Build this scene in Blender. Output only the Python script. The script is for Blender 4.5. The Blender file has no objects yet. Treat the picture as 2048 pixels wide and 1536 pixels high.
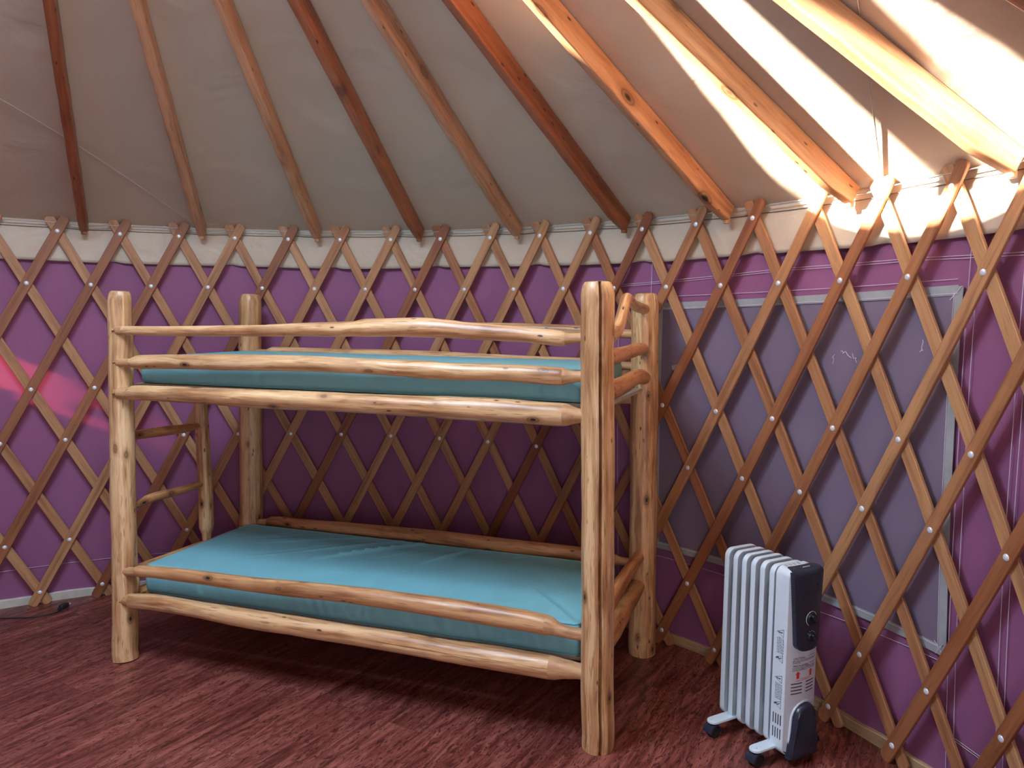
import bpy, bmesh, math, random
from mathutils import Vector, Matrix, Euler

PI = math.pi
SC = bpy.context.scene
COL = SC.collection

# ------------------------------------------------------------------ camera
cam_d = bpy.data.cameras.new('camera')
cam_d.sensor_fit = 'HORIZONTAL'
cam_d.sensor_width = 36.0
cam_d.lens = 36.0 * 1523.66 / 2048.0
cam_d.clip_start = 0.02
cam = bpy.data.objects.new('camera', cam_d)
COL.objects.link(cam)
PITCH, ROLL = -0.0859176, 0.0114331
cam.location = (0, 0, 1.500625)
cam.rotation_euler = (Matrix.Rotation(PI / 2 + PITCH, 3, 'X') @ Matrix.Rotation(ROLL, 3, 'Z')).to_euler()
SC.camera = cam

# ------------------------------------------------------------------ light
SC.view_settings.view_transform = 'Standard'
SC.view_settings.look = 'None'
SC.view_settings.gamma = 1.0
SC.view_settings.use_curve_mapping = False
SC.view_settings.exposure = 0.24

wd = bpy.data.worlds.new('sky')
SC.world = wd
wd.use_nodes = True
bg = wd.node_tree.nodes['Background']
bg.inputs['Color'].default_value = (0.60, 0.79, 1.0, 1)
bg.inputs['Strength'].default_value = 44.0

AX, AY = -1.0990, 1.6196          # centre of the yurt
R0 = 2.50916                      # face of the inner slats at the top rivets
TH0, DTH = -0.485807, 0.110714    # lattice columns
Z1, DZ = 1.90865, 0.2625          # top rivets, row pitch
L1, L2 = -0.00372806, 0.000843025 # lean of the wall
SLOPE = 0.58
Z_ROOF = 1.985                    # roof cloth above the slat faces
RING_R = 0.572
RING_Z = Z_ROOF + SLOPE * (R0 - RING_R)

SUN_AZ, SUN_EL = math.radians(71), math.radians(22.9)
sun_d = bpy.data.lights.new('sun', 'SUN')
sun_d.energy = 130.0
sun_d.color = (1.0, 0.92, 0.80)
sun_d.angle = math.radians(1.2)
sun = bpy.data.objects.new('sun', sun_d)
COL.objects.link(sun)
sd = Vector((math.cos(SUN_EL) * math.sin(SUN_AZ), math.cos(SUN_EL) * math.cos(SUN_AZ), -math.sin(SUN_EL)))
sun.rotation_euler = sd.to_track_quat('-Z', 'Y').to_euler()
sun.location = (-8, 0, 8)

pd = bpy.data.lights.new('dome_portal', 'AREA')
pd.shape = 'DISK'
pd.size = RING_R * 2
pd.cycles.is_portal = True
portal = bpy.data.objects.new('dome_portal', pd)
portal.location = (AX, AY, RING_Z + 0.03)
COL.objects.link(portal)

# daylight from the open door in the wall behind the camera
dd = bpy.data.lights.new('door_daylight', 'AREA')
dd.shape = 'RECTANGLE'; dd.size = 0.95; dd.size_y = 1.75
dd.energy = 22.0
dd.color = (0.97, 0.96, 0.96)
door = bpy.data.objects.new('door_daylight', dd)
_a = math.radians(150)
door.location = (AX + (R0 - 0.02) * math.sin(_a), AY + (R0 - 0.02) * math.cos(_a), 1.0)
door.rotation_euler = (Vector((AX, AY, 1.0)) - door.location).to_track_quat('-Z', 'Z').to_euler()
COL.objects.link(door)

# ------------------------------------------------------------------ helpers
def rr(q):
    """radius of the lattice face at row q (0 = top rivets)"""
    return R0 * (1 + L1 * q + L2 * q * q)

def rz(z):
    return rr((Z1 - z) / DZ)

def wp(j, z, off=0.0):
    """point on the wall: lattice column j, height z"""
    th = TH0 + DTH * j
    r = rz(z) + off
    return Vector((AX + r * math.sin(th), AY + r * math.cos(th), z))

def hsh(n):
    x = math.sin(n * 127.1 + 311.7) * 43758.5453
    return x - math.floor(x)

def vn(x, seed=0.0):
    i = math.floor(x); f = x - i; f = f * f * (3 - 2 * f)
    return (hsh(i + seed * 17.3) * (1 - f) + hsh(i + 1 + seed * 17.3) * f) * 2 - 1

def vn2(x, y, seed=0.0):
    i = math.floor(x); f = x - i; f = f * f * (3 - 2 * f)
    k = math.floor(y); g = y - k; g = g * g * (3 - 2 * g)
    h = lambda a, b: hsh(a * 1.37 + b * 57.31 + seed * 17.3)
    a = h(i, k) * (1 - f) + h(i + 1, k) * f
    b = h(i, k + 1) * (1 - f) + h(i + 1, k + 1) * f
    return (a * (1 - g) + b * g) * 2 - 1

class MB:
    """collects geometry, with a grain coordinate (across, across, along) per vertex"""
    def __init__(s):
        s.v = []; s.f = []; s.g = []; s.flat = set()
    def add(s, p, g=None):
        s.v.append(tuple(p)); s.g.append(tuple(g) if g is not None else tuple(p)); return len(s.v) - 1
    def face(s, idx, flat=False):
        if flat: s.flat.add(len(s.f))
        s.f.append(tuple(idx))
    def loops(s, rings, cap0=True, cap1=True, closed=True):
        n = len(rings[0])
        for a, b in zip(rings[:-1], rings[1:]):
            for k in range(n if closed else n - 1):
                k2 = (k + 1) % n
                s.face((a[k], a[k2], b[k2], b[k]))
        if cap0: s.face(tuple(reversed(rings[0])), True)
        if cap1: s.face(tuple(rings[-1]), True)
    def box(s, c, d, rot=None, bev=0.0, g=None):
        c = Vector(c); hx, hy, hz = d[0] / 2, d[1] / 2, d[2] / 2
        bm = bmesh.new()
        bmesh.ops.create_cube(bm, size=1.0)
        for v in bm.verts: v.co = Vector((v.co.x * d[0], v.co.y * d[1], v.co.z * d[2]))
        if bev > 0:
            bmesh.ops.bevel(bm, geom=list(bm.edges), offset=bev, segments=3, profile=0.5, affect='EDGES')
        s.bm(bm, Matrix.Translation(c) @ (rot.to_4x4() if rot else Matrix.Identity(4)))
    def bm(s, bm, M=None):
        M = M or Matrix.Identity(4)
        base = len(s.v)
        bm.verts.ensure_lookup_table()
        for v in bm.verts:
            s.add(M @ v.co, v.co)
        for f in bm.faces: s.face([base + v.index for v in f.verts])
        bm.free()
    def lathe(s, prof, M=None, n=24):
        """prof: (r, z) list, closed by fans"""
        M = M or Matrix.Identity(4)
        rings = []
        for r, z in prof:
            rings.append([s.add(M @ Vector((r * math.cos(2 * PI * k / n), r * math.sin(2 * PI * k / n), z))) for k in range(n)])
        s.loops(rings)
    def prism(s, pts, y0, y1, M=None):
        """polygon in local x,z extruded along y"""
        M = M or Matrix.Identity(4)
        a = [s.add(M @ Vector((x, y0, z))) for x, z in pts]
        b = [s.add(M @ Vector((x, y1, z))) for x, z in pts]
        n = len(pts)
        for k in range(n):
            s.face((a[k], a[(k + 1) % n], b[(k + 1) % n], b[k]), True)
        s.face(tuple(reversed(a)), True); s.face(tuple(b), True)
    def build(s, name, mat, parent=None, smooth=True, goff=None, sharp=40, matrix=None):
        me = bpy.data.meshes.new(name)
        me.from_pydata(s.v, [], s.f)
        if goff is None: goff = (random.uniform(-9, 9), random.uniform(-9, 9), random.uniform(-9, 9))
        at = me.attributes.new('grain', 'FLOAT_VECTOR', 'POINT')
        flat = []
        for g in s.g: flat += [g[0] + goff[0], g[1] + goff[1], g[2] + goff[2]]
        at.data.foreach_set('vector', flat)
        bm = bmesh.new(); bm.from_mesh(me)
        bmesh.ops.recalc_face_normals(bm, faces=bm.faces)
        if smooth:
            for f in bm.faces: f.smooth = True
            ang = math.radians(sharp)
            for e in bm.edges:
                if len(e.link_faces) == 2 and e.calc_face_angle(0) > ang: e.smooth = False
        bm.to_mesh(me); bm.free()
        me.materials.append(mat)
        o = bpy.data.objects.new(name, me)
        COL.objects.link(o)
        if parent is not None: o.parent = parent
        if matrix is not None: o.matrix_local = matrix
        return o

def tag(o, label=None, cat=None, group=None, kind=None, tint=None):
    if label: o['label'] = label
    if cat: o['category'] = cat
    if group: o['group'] = group
    if kind: o['kind'] = kind
    if tint is not None: o['tint'] = float(tint)
    return o

def empty(name, loc, rz_=0.0):
    o = bpy.data.objects.new(name, None)
    o.empty_display_size = 0.1
    COL.objects.link(o)
    o.location = loc; o.rotation_euler = (0, 0, rz_)
    return o

def frame(d):
    d = d.normalized()
    up = Vector((0, 0, 1)) if abs(d.z) < 0.95 else Vector((0, 1, 0))
    a = d.cross(up).normalized(); b = a.cross(d).normalized()
    return a, b

def tube(mb, pts, rad, n=10):
    P = [Vector(p) for p in pts]
    rings = []
    a = None
    for i, p in enumerate(P):
        d = (P[min(i + 1, len(P) - 1)] - P[max(i - 1, 0)]).normalized()
        if a is None: a, b = frame(d)
        else:
            a = (a - d * a.dot(d)).normalized(); b = d.cross(a)
        r = rad[i] if isinstance(rad, (list, tuple)) else rad
        rings.append([mb.add(p + (a * math.cos(2 * PI * k / n) + b * math.sin(2 * PI * k / n)) * r) for k in range(n)])
    mb.loops(rings)

def catmull(pts, step):
    """pts: list of (Vector, radius); resample"""
    out = []
    n = len(pts)
    for i in range(n - 1):
        p0 = pts[max(i - 1, 0)]; p1 = pts[i]; p2 = pts[i + 1]; p3 = pts[min(i + 2, n - 1)]
        L = (p2[0] - p1[0]).length
        m = max(1, int(round(L / step)))
        l0 = max((p1[0] - p0[0]).length, 1e-6); l2 = max((p3[0] - p2[0]).length, 1e-6)
        t1 = ((p2[0] - p1[0]) * (l0 / (l0 + L)) + (p1[0] - p0[0]) * (L / (l0 + L)) * (L / l0 if i else 1)) if i else (p2[0] - p1[0])
        t2 = ((p2[0] - p1[0]) * (l2 / (l2 + L)) + (p3[0] - p2[0]) * (L / (l2 + L)) * (L / l2)) if i < n - 2 else (p2[0] - p1[0])
        for k in range(m):
            t = k / m
            h1 = 2 * t ** 3 - 3 * t * t + 1; h2 = -2 * t ** 3 + 3 * t * t; h3 = t ** 3 - 2 * t * t + t; h4 = t ** 3 - t * t
            st = t * t * (3 - 2 * t)
            out.append((p1[0] * h1 + p2[0] * h2 + t1 * h3 + t2 * h4, p1[1] * (1 - st) + p2[1] * st))
    out.append(pts[-1])
    return out

def log_mesh(pts, seed=0, lump=0.05, n=28, step=0.014, turn=None, cracks=(), bumps=(), chamfer=0.0, squash=1.0):
    """a peeled log: pts = [(Vector, radius)], cracks = (angle, depth, halfwidth angle, start, end)"""
    mb = MB()
    P = catmull(pts, step)
    angs = [2 * PI * k / n for k in range(n)]
    for c in cracks:
        for d in (-1.6, -1.0, -0.45, 0.0, 0.45, 1.0, 1.6): angs.append((c[0] + d * c[2]) % (2 * PI))
    angs = sorted(set(round(x, 5) for x in angs))
    rings = []; a = None; s = 0.0; s_0 = 0.02; turned = []
    tot = sum((P[i + 1][0] - P[i][0]).length for i in range(len(P) - 1))
    for i, (p, r) in enumerate(P):
        d = (P[min(i + 1, len(P) - 1)][0] - P[max(i - 1, 0)][0]).normalized()
        if a is None:
            a, b = frame(d)
            if abs(d.z) > 0.9: a = Vector((1, 0, 0)); a = (a - d * a.dot(d)).normalized(); b = d.cross(a)
        else:
            a = (a - d * a.dot(d)).normalized(); b = d.cross(a)
            s += (p - P[i - 1][0]).length
        ring = []
        for th in angs:
            k = r * (1 + lump * vn2(th / 1.3 + 3 * math.sin(th), s * 6, seed) + lump * 0.5 * vn2(th * 2.2, s * 19, seed + 3))
            # keep the surface periodic
            w = min(th, 2 * PI - th)
            if w < 0.5:
                k0 = r * (1 + lump * 0.4 * vn(s * 6, seed))
                k = k * (w / 0.5) + k0 * (1 - w / 0.5)
            for c in cracks:
                da = (th - c[0] - 0.05 * vn(s * 5, seed + 9) + PI) % (2 * PI) - PI
                if c[3] <= s <= c[4]:
                    e = abs(da) / c[2]
                    e2 = min(1.0, (s - c[3]) / 0.08, (c[4] - s) / 0.08) if c[3] > 0 or c[4] < tot else 1.0
                    wv = (0.75 + 0.35 * vn(s * 3.1, seed + 5))
                    if e < 1.0: k -= c[1] * (1 - e) * max(0.0, e2) * wv
            if turn and not (turn[0] < s + s_0 < turn[1]): k = r
            for c in bumps:
                da = (th - c[0] + PI) % (2 * PI) - PI
                k += c[2] * math.exp(-(da / 0.5) ** 2 - ((s - c[1]) / c[3]) ** 2)
            q = a * (math.cos(th) * k) + b * (math.sin(th) * k)
            ring.append(mb.add(p + q, (math.cos(th) * r, math.sin(th) * r, s)))
        rings.append(ring)
        turned.append(bool(turn) and not (turn[0] < s + s_0 < turn[1]))
    mb.loops(rings)
    m = len(angs)
    mb.second = set()
    for i in range(len(rings) - 1):
        if turned[i] and turned[i + 1]:
            for k in range(m): mb.second.add(i * m + k)
    return mb

# ------------------------------------------------------------------ materials
def new_mat(name, rough=0.6, spec=0.5):
    m = bpy.data.materials.new(name); m.use_nodes = True
    nt = m.node_tree
    b = nt.nodes['Principled BSDF']
    b.inputs['Roughness'].default_value = rough
    b.inputs['Specular IOR Level'].default_value = spec
    return m, nt, b

def flat_mat(name, col, rough=0.5, spec=0.5, metal=0.0, noise=0.06, nscale=40, bump=0.0):
    m, nt, b = new_mat(name, rough, spec)
    b.inputs['Metallic'].default_value = metal
    N = nt.nodes; L = nt.links
    tc = N.new('ShaderNodeTexCoord'); nz = N.new('ShaderNodeTexNoise')
    nz.inputs['Scale'].default_value = nscale; nz.inputs['Detail'].default_value = 4
    L.new(tc.outputs['Object'], nz.inputs['Vector'])
    rp = N.new('ShaderNodeValToRGB')
    rp.color_ramp.elements[0].position = 0.3; rp.color_ramp.elements[1].position = 0.7
    rp.color_ramp.elements[0].color = tuple(c * (1 - noise) for c in col) + (1,)
    rp.color_ramp.elements[1].color = tuple(min(1, c * (1 + noise)) for c in col) + (1,)
    L.new(nz.outputs['Fac'], rp.inputs['Fac']); L.new(rp.outputs['Color'], b.inputs['Base Color'])
    if bump:
        bp = N.new('ShaderNodeBump'); bp.inputs['Strength'].default_value = bump; bp.inputs['Distance'].default_value = 0.002
        L.new(nz.outputs['Fac'], bp.inputs['Height']); L.new(bp.outputs['Normal'], b.inputs['Normal'])
    return m

def mixc(nt, fac, a, b, mode='MIX'):
    n = nt.nodes.new('ShaderNodeMix'); n.data_type = 'RGBA'; n.blend_type = mode
    for s, v in ((n.inputs[0], fac), (n.inputs[6], a), (n.inputs[7], b)):
        if isinstance(v, (int, float)): s.default_value = v
        elif isinstance(v, tuple): s.default_value = v
        else: nt.links.new(v, s)
    return n.outputs[2]

def ramp(nt, src, stops):
    r = nt.nodes.new('ShaderNodeValToRGB')
    while len(r.color_ramp.elements) < len(stops): r.color_ramp.elements.new(0.5)
    for e, (p, c) in zip(r.color_ramp.elements, stops):
        e.position = p; e.color = c if len(c) == 4 else tuple(c) + (1,)
    nt.links.new(src, r.inputs['Fac'])
    return r.outputs['Color']

def wood_mat(name, pale, mid, dark, rough=0.38, coat=0.0, knots=True, across=26.0, along=1.1, tinted=None, streak=0.5, knot_scale=1.0):
    """grain runs along z of the 'grain' attribute"""
    m, nt, b = new_mat(name, rough, 0.5)
    N = nt.nodes; L = nt.links
    at = N.new('ShaderNodeAttribute'); at.attribute_name = 'grain'
    mp = N.new('ShaderNodeMapping'); mp.inputs['Scale'].default_value = (across, across, along)
    L.new(at.outputs['Vector'], mp.inputs['Vector'])
    wob = N.new('ShaderNodeTexNoise'); wob.inputs['Scale'].default_value = 3.0; wob.inputs['Detail'].default_value = 2
    L.new(at.outputs['Vector'], wob.inputs['Vector'])
    add = N.new('ShaderNodeVectorMath'); add.operation = 'MULTIPLY_ADD'
    L.new(wob.outputs['Color'], add.inputs[0]); add.inputs[1].default_value = (1.4, 1.4, 0.4); L.new(mp.outputs['Vector'], add.inputs[2])
    n1 = N.new('ShaderNodeTexNoise'); n1.inputs['Scale'].default_value = 1.0; n1.inputs['Detail'].default_value = 6; n1.inputs['Roughness'].default_value = 0.6
    L.new(add.outputs[0], n1.inputs['Vector'])
    n2 = N.new('ShaderNodeTexNoise'); n2.inputs['Scale'].default_value = 5.0; n2.inputs['Detail'].default_value = 3
    L.new(add.outputs[0], n2.inputs['Vector'])
    n3 = N.new('ShaderNodeTexNoise'); n3.inputs['Scale'].default_value = 4.5; n3.inputs['Detail'].default_value = 3
    L.new(at.outputs['Vector'], n3.inputs['Vector'])
    c = ramp(nt, n1.outputs['Fac'], [(0.37, dark), (0.485, mid), (0.585, pale)])
    c = mixc(nt, ramp(nt, n2.outputs['Fac'], [(0.52, (0, 0, 0)), (0.72, (streak,) * 3)]), c, dark + (1,))
    c = mixc(nt, ramp(nt, n3.outputs['Fac'], [(0.35, (0, 0, 0)), (0.7, (0.45,) * 3)]), c, tuple(x * 1.12 for x in pale) + (1,))
    fl = N.new('ShaderNodeMapping'); fl.inputs['Scale'].default_value = (across * 3.2, across * 3.2, along * 7)
    L.new(at.outputs['Vector'], fl.inputs['Vector'])
    nf = N.new('ShaderNodeTexNoise'); nf.inputs['Scale'].default_value = 1.0; nf.inputs['Detail'].default_value = 2
    L.new(fl.outputs['Vector'], nf.inputs['Vector'])
    c = mixc(nt, ramp(nt, nf.outputs['Fac'], [(0.60, (0, 0, 0)), (0.70, (streak * 1.2,) * 3)]), c, tuple(x * 0.8 for x in dark) + (1,))
    height = n1.outputs['Fac']
    if knots:
        mk = N.new('ShaderNodeMapping'); mk.inputs['Scale'].default_value = (11 * knot_scale, 11 * knot_scale, 5.5 * knot_scale)
        L.new(at.outputs['Vector'], mk.inputs['Vector'])
        vo = N.new('ShaderNodeTexVoronoi'); vo.inputs['Scale'].default_value = 1.0
        L.new(mk.outputs['Vector'], vo.inputs['Vector'])
        mk2 = N.new('ShaderNodeMapping'); mk2.inputs['Scale'].default_value = (36, 36, 13)
        L.new(at.outputs['Vector'], mk2.inputs['Vector'])
        vp = N.new('ShaderNodeTexVoronoi'); vp.inputs['Scale'].default_value = 1.0
        L.new(mk2.outputs['Vector'], vp.inputs['Vector'])
        pit = mixc(nt, 1.0, ramp(nt, vp.outputs['Distance'], [(0.10, (1, 1, 1)), (0.17, (0, 0, 0))]), ramp(nt, vp.outputs['Color'], [(0.55, (0, 0, 0)), (0.62, (0.9,) * 3)]), 'MULTIPLY')
        c = mixc(nt, pit, c, (0.05, 0.02, 0.01, 1))
        halo = ramp(nt, vo.outputs['Distance'], [(0.05, (1, 1, 1)), (0.24, (0.0, 0.0, 0.0))])
        core = ramp(nt, vo.outputs['Distance'], [(0.045, (1, 1, 1)), (0.085, (0, 0, 0))])
        rim = ramp(nt, vo.outputs['Distance'], [(0.08, (0, 0, 0)), (0.11, (0.7,) * 3), (0.14, (0, 0, 0))])
        c = mixc(nt, halo, c, tuple(x * 0.62 for x in mid) + (1,))
        c = mixc(nt, rim, c, tuple(x * 0.4 for x in dark) + (1,))
        c = mixc(nt, core, c, (0.03, 0.012, 0.006, 1))
    if tinted:
        oa = N.new('ShaderNodeAttribute'); oa.attribute_type = 'OBJECT'; oa.attribute_name = 'tint'
        t = ramp(nt, oa.outputs['Fac'], tinted)
        c = mixc(nt, 1.0, c, t, 'MULTIPLY')
    L.new(c, b.inputs['Base Color'])
    bp = N.new('ShaderNodeBump'); bp.inputs['Strength'].default_value = 0.5; bp.inputs['Distance'].default_value = 0.003
    L.new(height, bp.inputs['Height']); L.new(bp.outputs['Normal'], b.inputs['Normal'])
    b.inputs['Coat Weight'].default_value = coat; b.inputs['Coat Roughness'].default_value = 0.3
    return m

M = {}
M['log'] = wood_mat('varnished_pine_log', (0.74, 0.475, 0.25), (0.54, 0.275, 0.115), (0.26, 0.10, 0.035), rough=0.42, coat=0.25, across=34, along=1.6, tinted=[(0, (0.78, 0.56, 0.42)), (0.5, (1, 1, 1)), (1, (1.05, 1.05, 1.0))])
M['tenon'] = wood_mat('turned_tenon', (0.60, 0.34, 0.17), (0.50, 0.26, 0.12), (0.36, 0.17, 0.07), rough=0.55, knots=False, across=60, along=3)
M['end'] = flat_mat('sawn_log_end', (0.30, 0.20, 0.13), rough=0.8, noise=0.25, nscale=60)
TS = [(0.0, (0.52, 0.30, 0.22)), (0.3, (0.72, 0.50, 0.38)), (0.6, (0.92, 0.80, 0.66)), (1.0, (1.06, 1.02, 0.88))]
M['slat'] = wood_mat('lattice_slat_fir', (0.50, 0.28, 0.15), (0.43, 0.22, 0.115), (0.30, 0.14, 0.07), rough=0.5, knots=False, across=42, along=1.6, tinted=TS, streak=0.3)
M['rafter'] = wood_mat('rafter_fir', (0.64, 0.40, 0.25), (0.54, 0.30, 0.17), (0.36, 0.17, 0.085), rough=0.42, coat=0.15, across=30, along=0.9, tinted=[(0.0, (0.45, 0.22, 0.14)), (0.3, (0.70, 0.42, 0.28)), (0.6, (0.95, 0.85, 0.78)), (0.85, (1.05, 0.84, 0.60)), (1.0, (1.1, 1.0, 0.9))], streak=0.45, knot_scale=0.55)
M['rivet'] = flat_mat('zinc_rivet', (0.80, 0.84, 0.90), rough=0.35, metal=0.25, noise=0.04)
M['steel'] = flat_mat('steel_cable', (0.55, 0.56, 0.58), rough=0.35, metal=0.9, noise=0.2, nscale=400)

def cloth_mat(name, col, rough=0.7, weave=900, wr_scale=3.0, wr=0.5, var=0.08, dist=0.03, sheen=0.0, vstretch=1.0):
    m, nt, b = new_mat(name, rough, 0.35)
    N = nt.nodes; L = nt.links
    tc = N.new('ShaderNodeTexCoord')
    mp = N.new('ShaderNodeMapping'); mp.inputs['Scale'].default_value = (1, 1, vstretch)
    L.new(tc.outputs['Object'], mp.inputs['Vector'])
    n1 = N.new('ShaderNodeTexNoise'); n1.inputs['Scale'].default_value = wr_scale; n1.inputs['Detail'].default_value = 5; n1.inputs['Distortion'].default_value = 0.6
    n1.inputs['Roughness'].default_value = 0.45
    L.new(mp.outputs['Vector'], n1.inputs['Vector'])
    n2 = N.new('ShaderNodeTexNoise'); n2.inputs['Scale'].default_value = weave; n2.inputs['Detail'].default_value = 1
    L.new(tc.outputs['Object'], n2.inputs['Vector'])
    c = ramp(nt, n1.outputs['Fac'], [(0.3, tuple(x * (1 - var) for x in col)), (0.7, tuple(x * (1 + var) for x in col))])
    c = mixc(nt, ramp(nt, n2.outputs['Fac'], [(0.4, (0, 0, 0)), (0.6, (0.22,) * 3)]), c, tuple(x * 0.8 for x in col) + (1,))
    L.new(c, b.inputs['Base Color'])
    b1 = N.new('ShaderNodeBump'); b1.inputs['Strength'].default_value = wr; b1.inputs['Distance'].default_value = dist
    L.new(n1.outputs['Fac'], b1.inputs['Height'])
    b2 = N.new('ShaderNodeBump'); b2.inputs['Strength'].default_value = 0.15; b2.inputs['Distance'].default_value = 0.0006
    L.new(n2.outputs['Fac'], b2.inputs['Height']); L.new(b1.outputs['Normal'], b2.inputs['Normal'])
    L.new(b2.outputs['Normal'], b.inputs['Normal'])
    return m

M['wall'] = cloth_mat('purple_acrylic_wall_cloth', (0.30, 0.105, 0.225), rough=0.6, wr_scale=3.0, wr=0.7, dist=0.035, vstretch=0.5)
_nt = M['wall'].node_tree
_tr = _nt.nodes.new('ShaderNodeBsdfTranslucent'); _tr.inputs['Color'].default_value = (1.0, 0.10, 0.17, 1)
_mx = _nt.nodes.new('ShaderNodeMixShader'); _mx.inputs[0].default_value = 0.030
_nt.links.new(_nt.nodes['Principled BSDF'].outputs[0], _mx.inputs[1]); _nt.links.new(_tr.outputs[0], _mx.inputs[2])
_nt.links.new(_mx.outputs[0], [n for n in _nt.nodes if n.type == 'OUTPUT_MATERIAL'][0].inputs['Surface'])
M['flap'] = cloth_mat('window_screen_mesh', (0.205, 0.155, 0.225), rough=0.6, wr_scale=2.2, wr=0.3, weave=1400)
M['webbing'] = cloth_mat('grey_webbing', (0.36, 0.37, 0.38), rough=0.7, wr_scale=20, wr=0.3, dist=0.004, weave=500)
M['roof'] = cloth_mat('tan_vinyl_roof', (0.60, 0.49, 0.38), rough=0.5, wr_scale=2.8, wr=0.5, dist=0.03, weave=600, var=0.04)
M['valance'] = cloth_mat('tan_vinyl_valance', (0.60, 0.50, 0.385), rough=0.36, wr_scale=6, wr=0.7, dist=0.02, weave=600, var=0.03)
M['thread'] = flat_mat('white_thread', (0.72, 0.62, 0.72), rough=0.7)
M['teal'] = cloth_mat('teal_vinyl_ticking', (0.20, 0.475, 0.53), rough=0.5, wr_scale=9, wr=0.25, dist=0.006, weave=1100, var=0.05)
M['ply'] = wood_mat('pale_plywood', (0.62, 0.52, 0.38), (0.56, 0.45, 0.32), (0.45, 0.34, 0.22), rough=0.6, knots=False)
M['cord'] = flat_mat('dark_cord', (0.09, 0.075, 0.07), rough=0.7)
M['base'] = flat_mat('pale_floor_edge', (0.56, 0.53, 0.46), rough=0.7, noise=0.15, nscale=14)

M['basewood'] = wood_mat('tan_floor_edge', (0.50, 0.34, 0.19), (0.42, 0.27, 0.14), (0.28, 0.17, 0.08), rough=0.7, knots=False)
# floor: laminate planks with end joints
def floor_mat():
    m, nt, b = new_mat('red_laminate_planks', 0.33, 0.45)
    N = nt.nodes; L = nt.links
    tc = N.new('ShaderNodeTexCoord')
    mp = N.new('ShaderNodeMapping'); mp.inputs['Rotation'].default_value = (0, 0, math.radians(-60)); mp.inputs['Location'].default_value = (0.31, 0.035, 0)
    L.new(tc.outputs['Object'], mp.inputs['Vector'])
    br = N.new('ShaderNodeTexBrick')
    br.offset = 0.37; br.offset_frequency = 2
    br.inputs['Scale'].default_value = 1.0; br.inputs['Brick Width'].default_value = 1.22; br.inputs['Row Height'].default_value = 0.148
    br.inputs['Mortar Size'].default_value = 0.0011; br.inputs['Mortar Smooth'].default_value = 0.3; br.inputs['Bias'].default_value = 0
    br.inputs['Color1'].default_value = (0, 0, 0, 1); br.inputs['Color2'].default_value = (1, 1, 1, 1); br.inputs['Mortar'].default_value = (0.5, 0.5, 0.5, 1)
    L.new(mp.outputs['Vector'], br.inputs['Vector'])
    # shift the grain per plank
    ms = N.new('ShaderNodeVectorMath'); ms.operation = 'MULTIPLY_ADD'
    L.new(br.outputs['Color'], ms.inputs[0]); ms.inputs[1].default_value = (7.0, 3.0, 0); L.new(mp.outputs['Vector'], ms.inputs[2])
    st = N.new('ShaderNodeMapping'); st.inputs['Scale'].default_value = (2.2, 17, 1)
    L.new(ms.outputs[0], st.inputs['Vector'])
    n1 = N.new('ShaderNodeTexNoise'); n1.inputs['Scale'].default_value = 1.0; n1.inputs['Detail'].default_value = 8; n1.inputs['Distortion'].default_value = 2.2; n1.inputs['Roughness'].default_value = 0.62
    L.new(st.outputs['Vector'], n1.inputs['Vector'])
    st2 = N.new('ShaderNodeMapping'); st2.inputs['Scale'].default_value = (16, 62, 1)
    L.new(ms.outputs[0], st2.inputs['Vector'])
    n2 = N.new('ShaderNodeTexNoise'); n2.inputs['Scale'].default_value = 1.0; n2.inputs['Detail'].default_value = 4; n2.inputs['Distortion'].default_value = 2.5
    L.new(st2.outputs['Vector'], n2.inputs['Vector'])
    c = ramp(nt, n1.outputs['Fac'], [(0.34, (0.085, 0.017, 0.013)), (0.48, (0.18, 0.044, 0.034)), (0.62, (0.285, 0.088, 0.067))])
    c = mixc(nt, ramp(nt, n2.outputs['Fac'], [(0.53, (0, 0, 0)), (0.62, (0.85,) * 3)]), c, (0.05, 0.011, 0.009, 1))
    pl = ramp(nt, br.outputs['Color'], [(0.0, (0.86, 0.82, 0.82)), (1.0, (1.14, 1.14, 1.12))])
    c = mixc(nt, 1.0, c, pl, 'MULTIPLY')
    c = mixc(nt, ramp(nt, br.outputs['Fac'], [(0.0, (0, 0, 0)), (1.0, (0.45,) * 3)]), c, (0.09, 0.03, 0.025, 1))
    L.new(c, b.inputs['Base Color'])
    n4 = N.new('ShaderNodeTexNoise'); n4.inputs['Scale'].default_value = 3.0; n4.inputs['Detail'].default_value = 5
    L.new(tc.outputs['Object'], n4.inputs['Vector'])
    rg = N.new('ShaderNodeMapRange'); rg.inputs['To Min'].default_value = 0.30; rg.inputs['To Max'].default_value = 0.48
    L.new(n4.outputs['Fac'], rg.inputs['Value']); L.new(rg.outputs['Result'], b.inputs['Roughness'])
    bp = N.new('ShaderNodeBump'); bp.inputs['Strength'].default_value = 0.4; bp.inputs['Distance'].default_value = 0.0015
    L.new(n2.outputs['Fac'], bp.inputs['Height']); L.new(bp.outputs['Normal'], b.inputs['Normal'])
    return m
M['floor'] = floor_mat()

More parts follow.
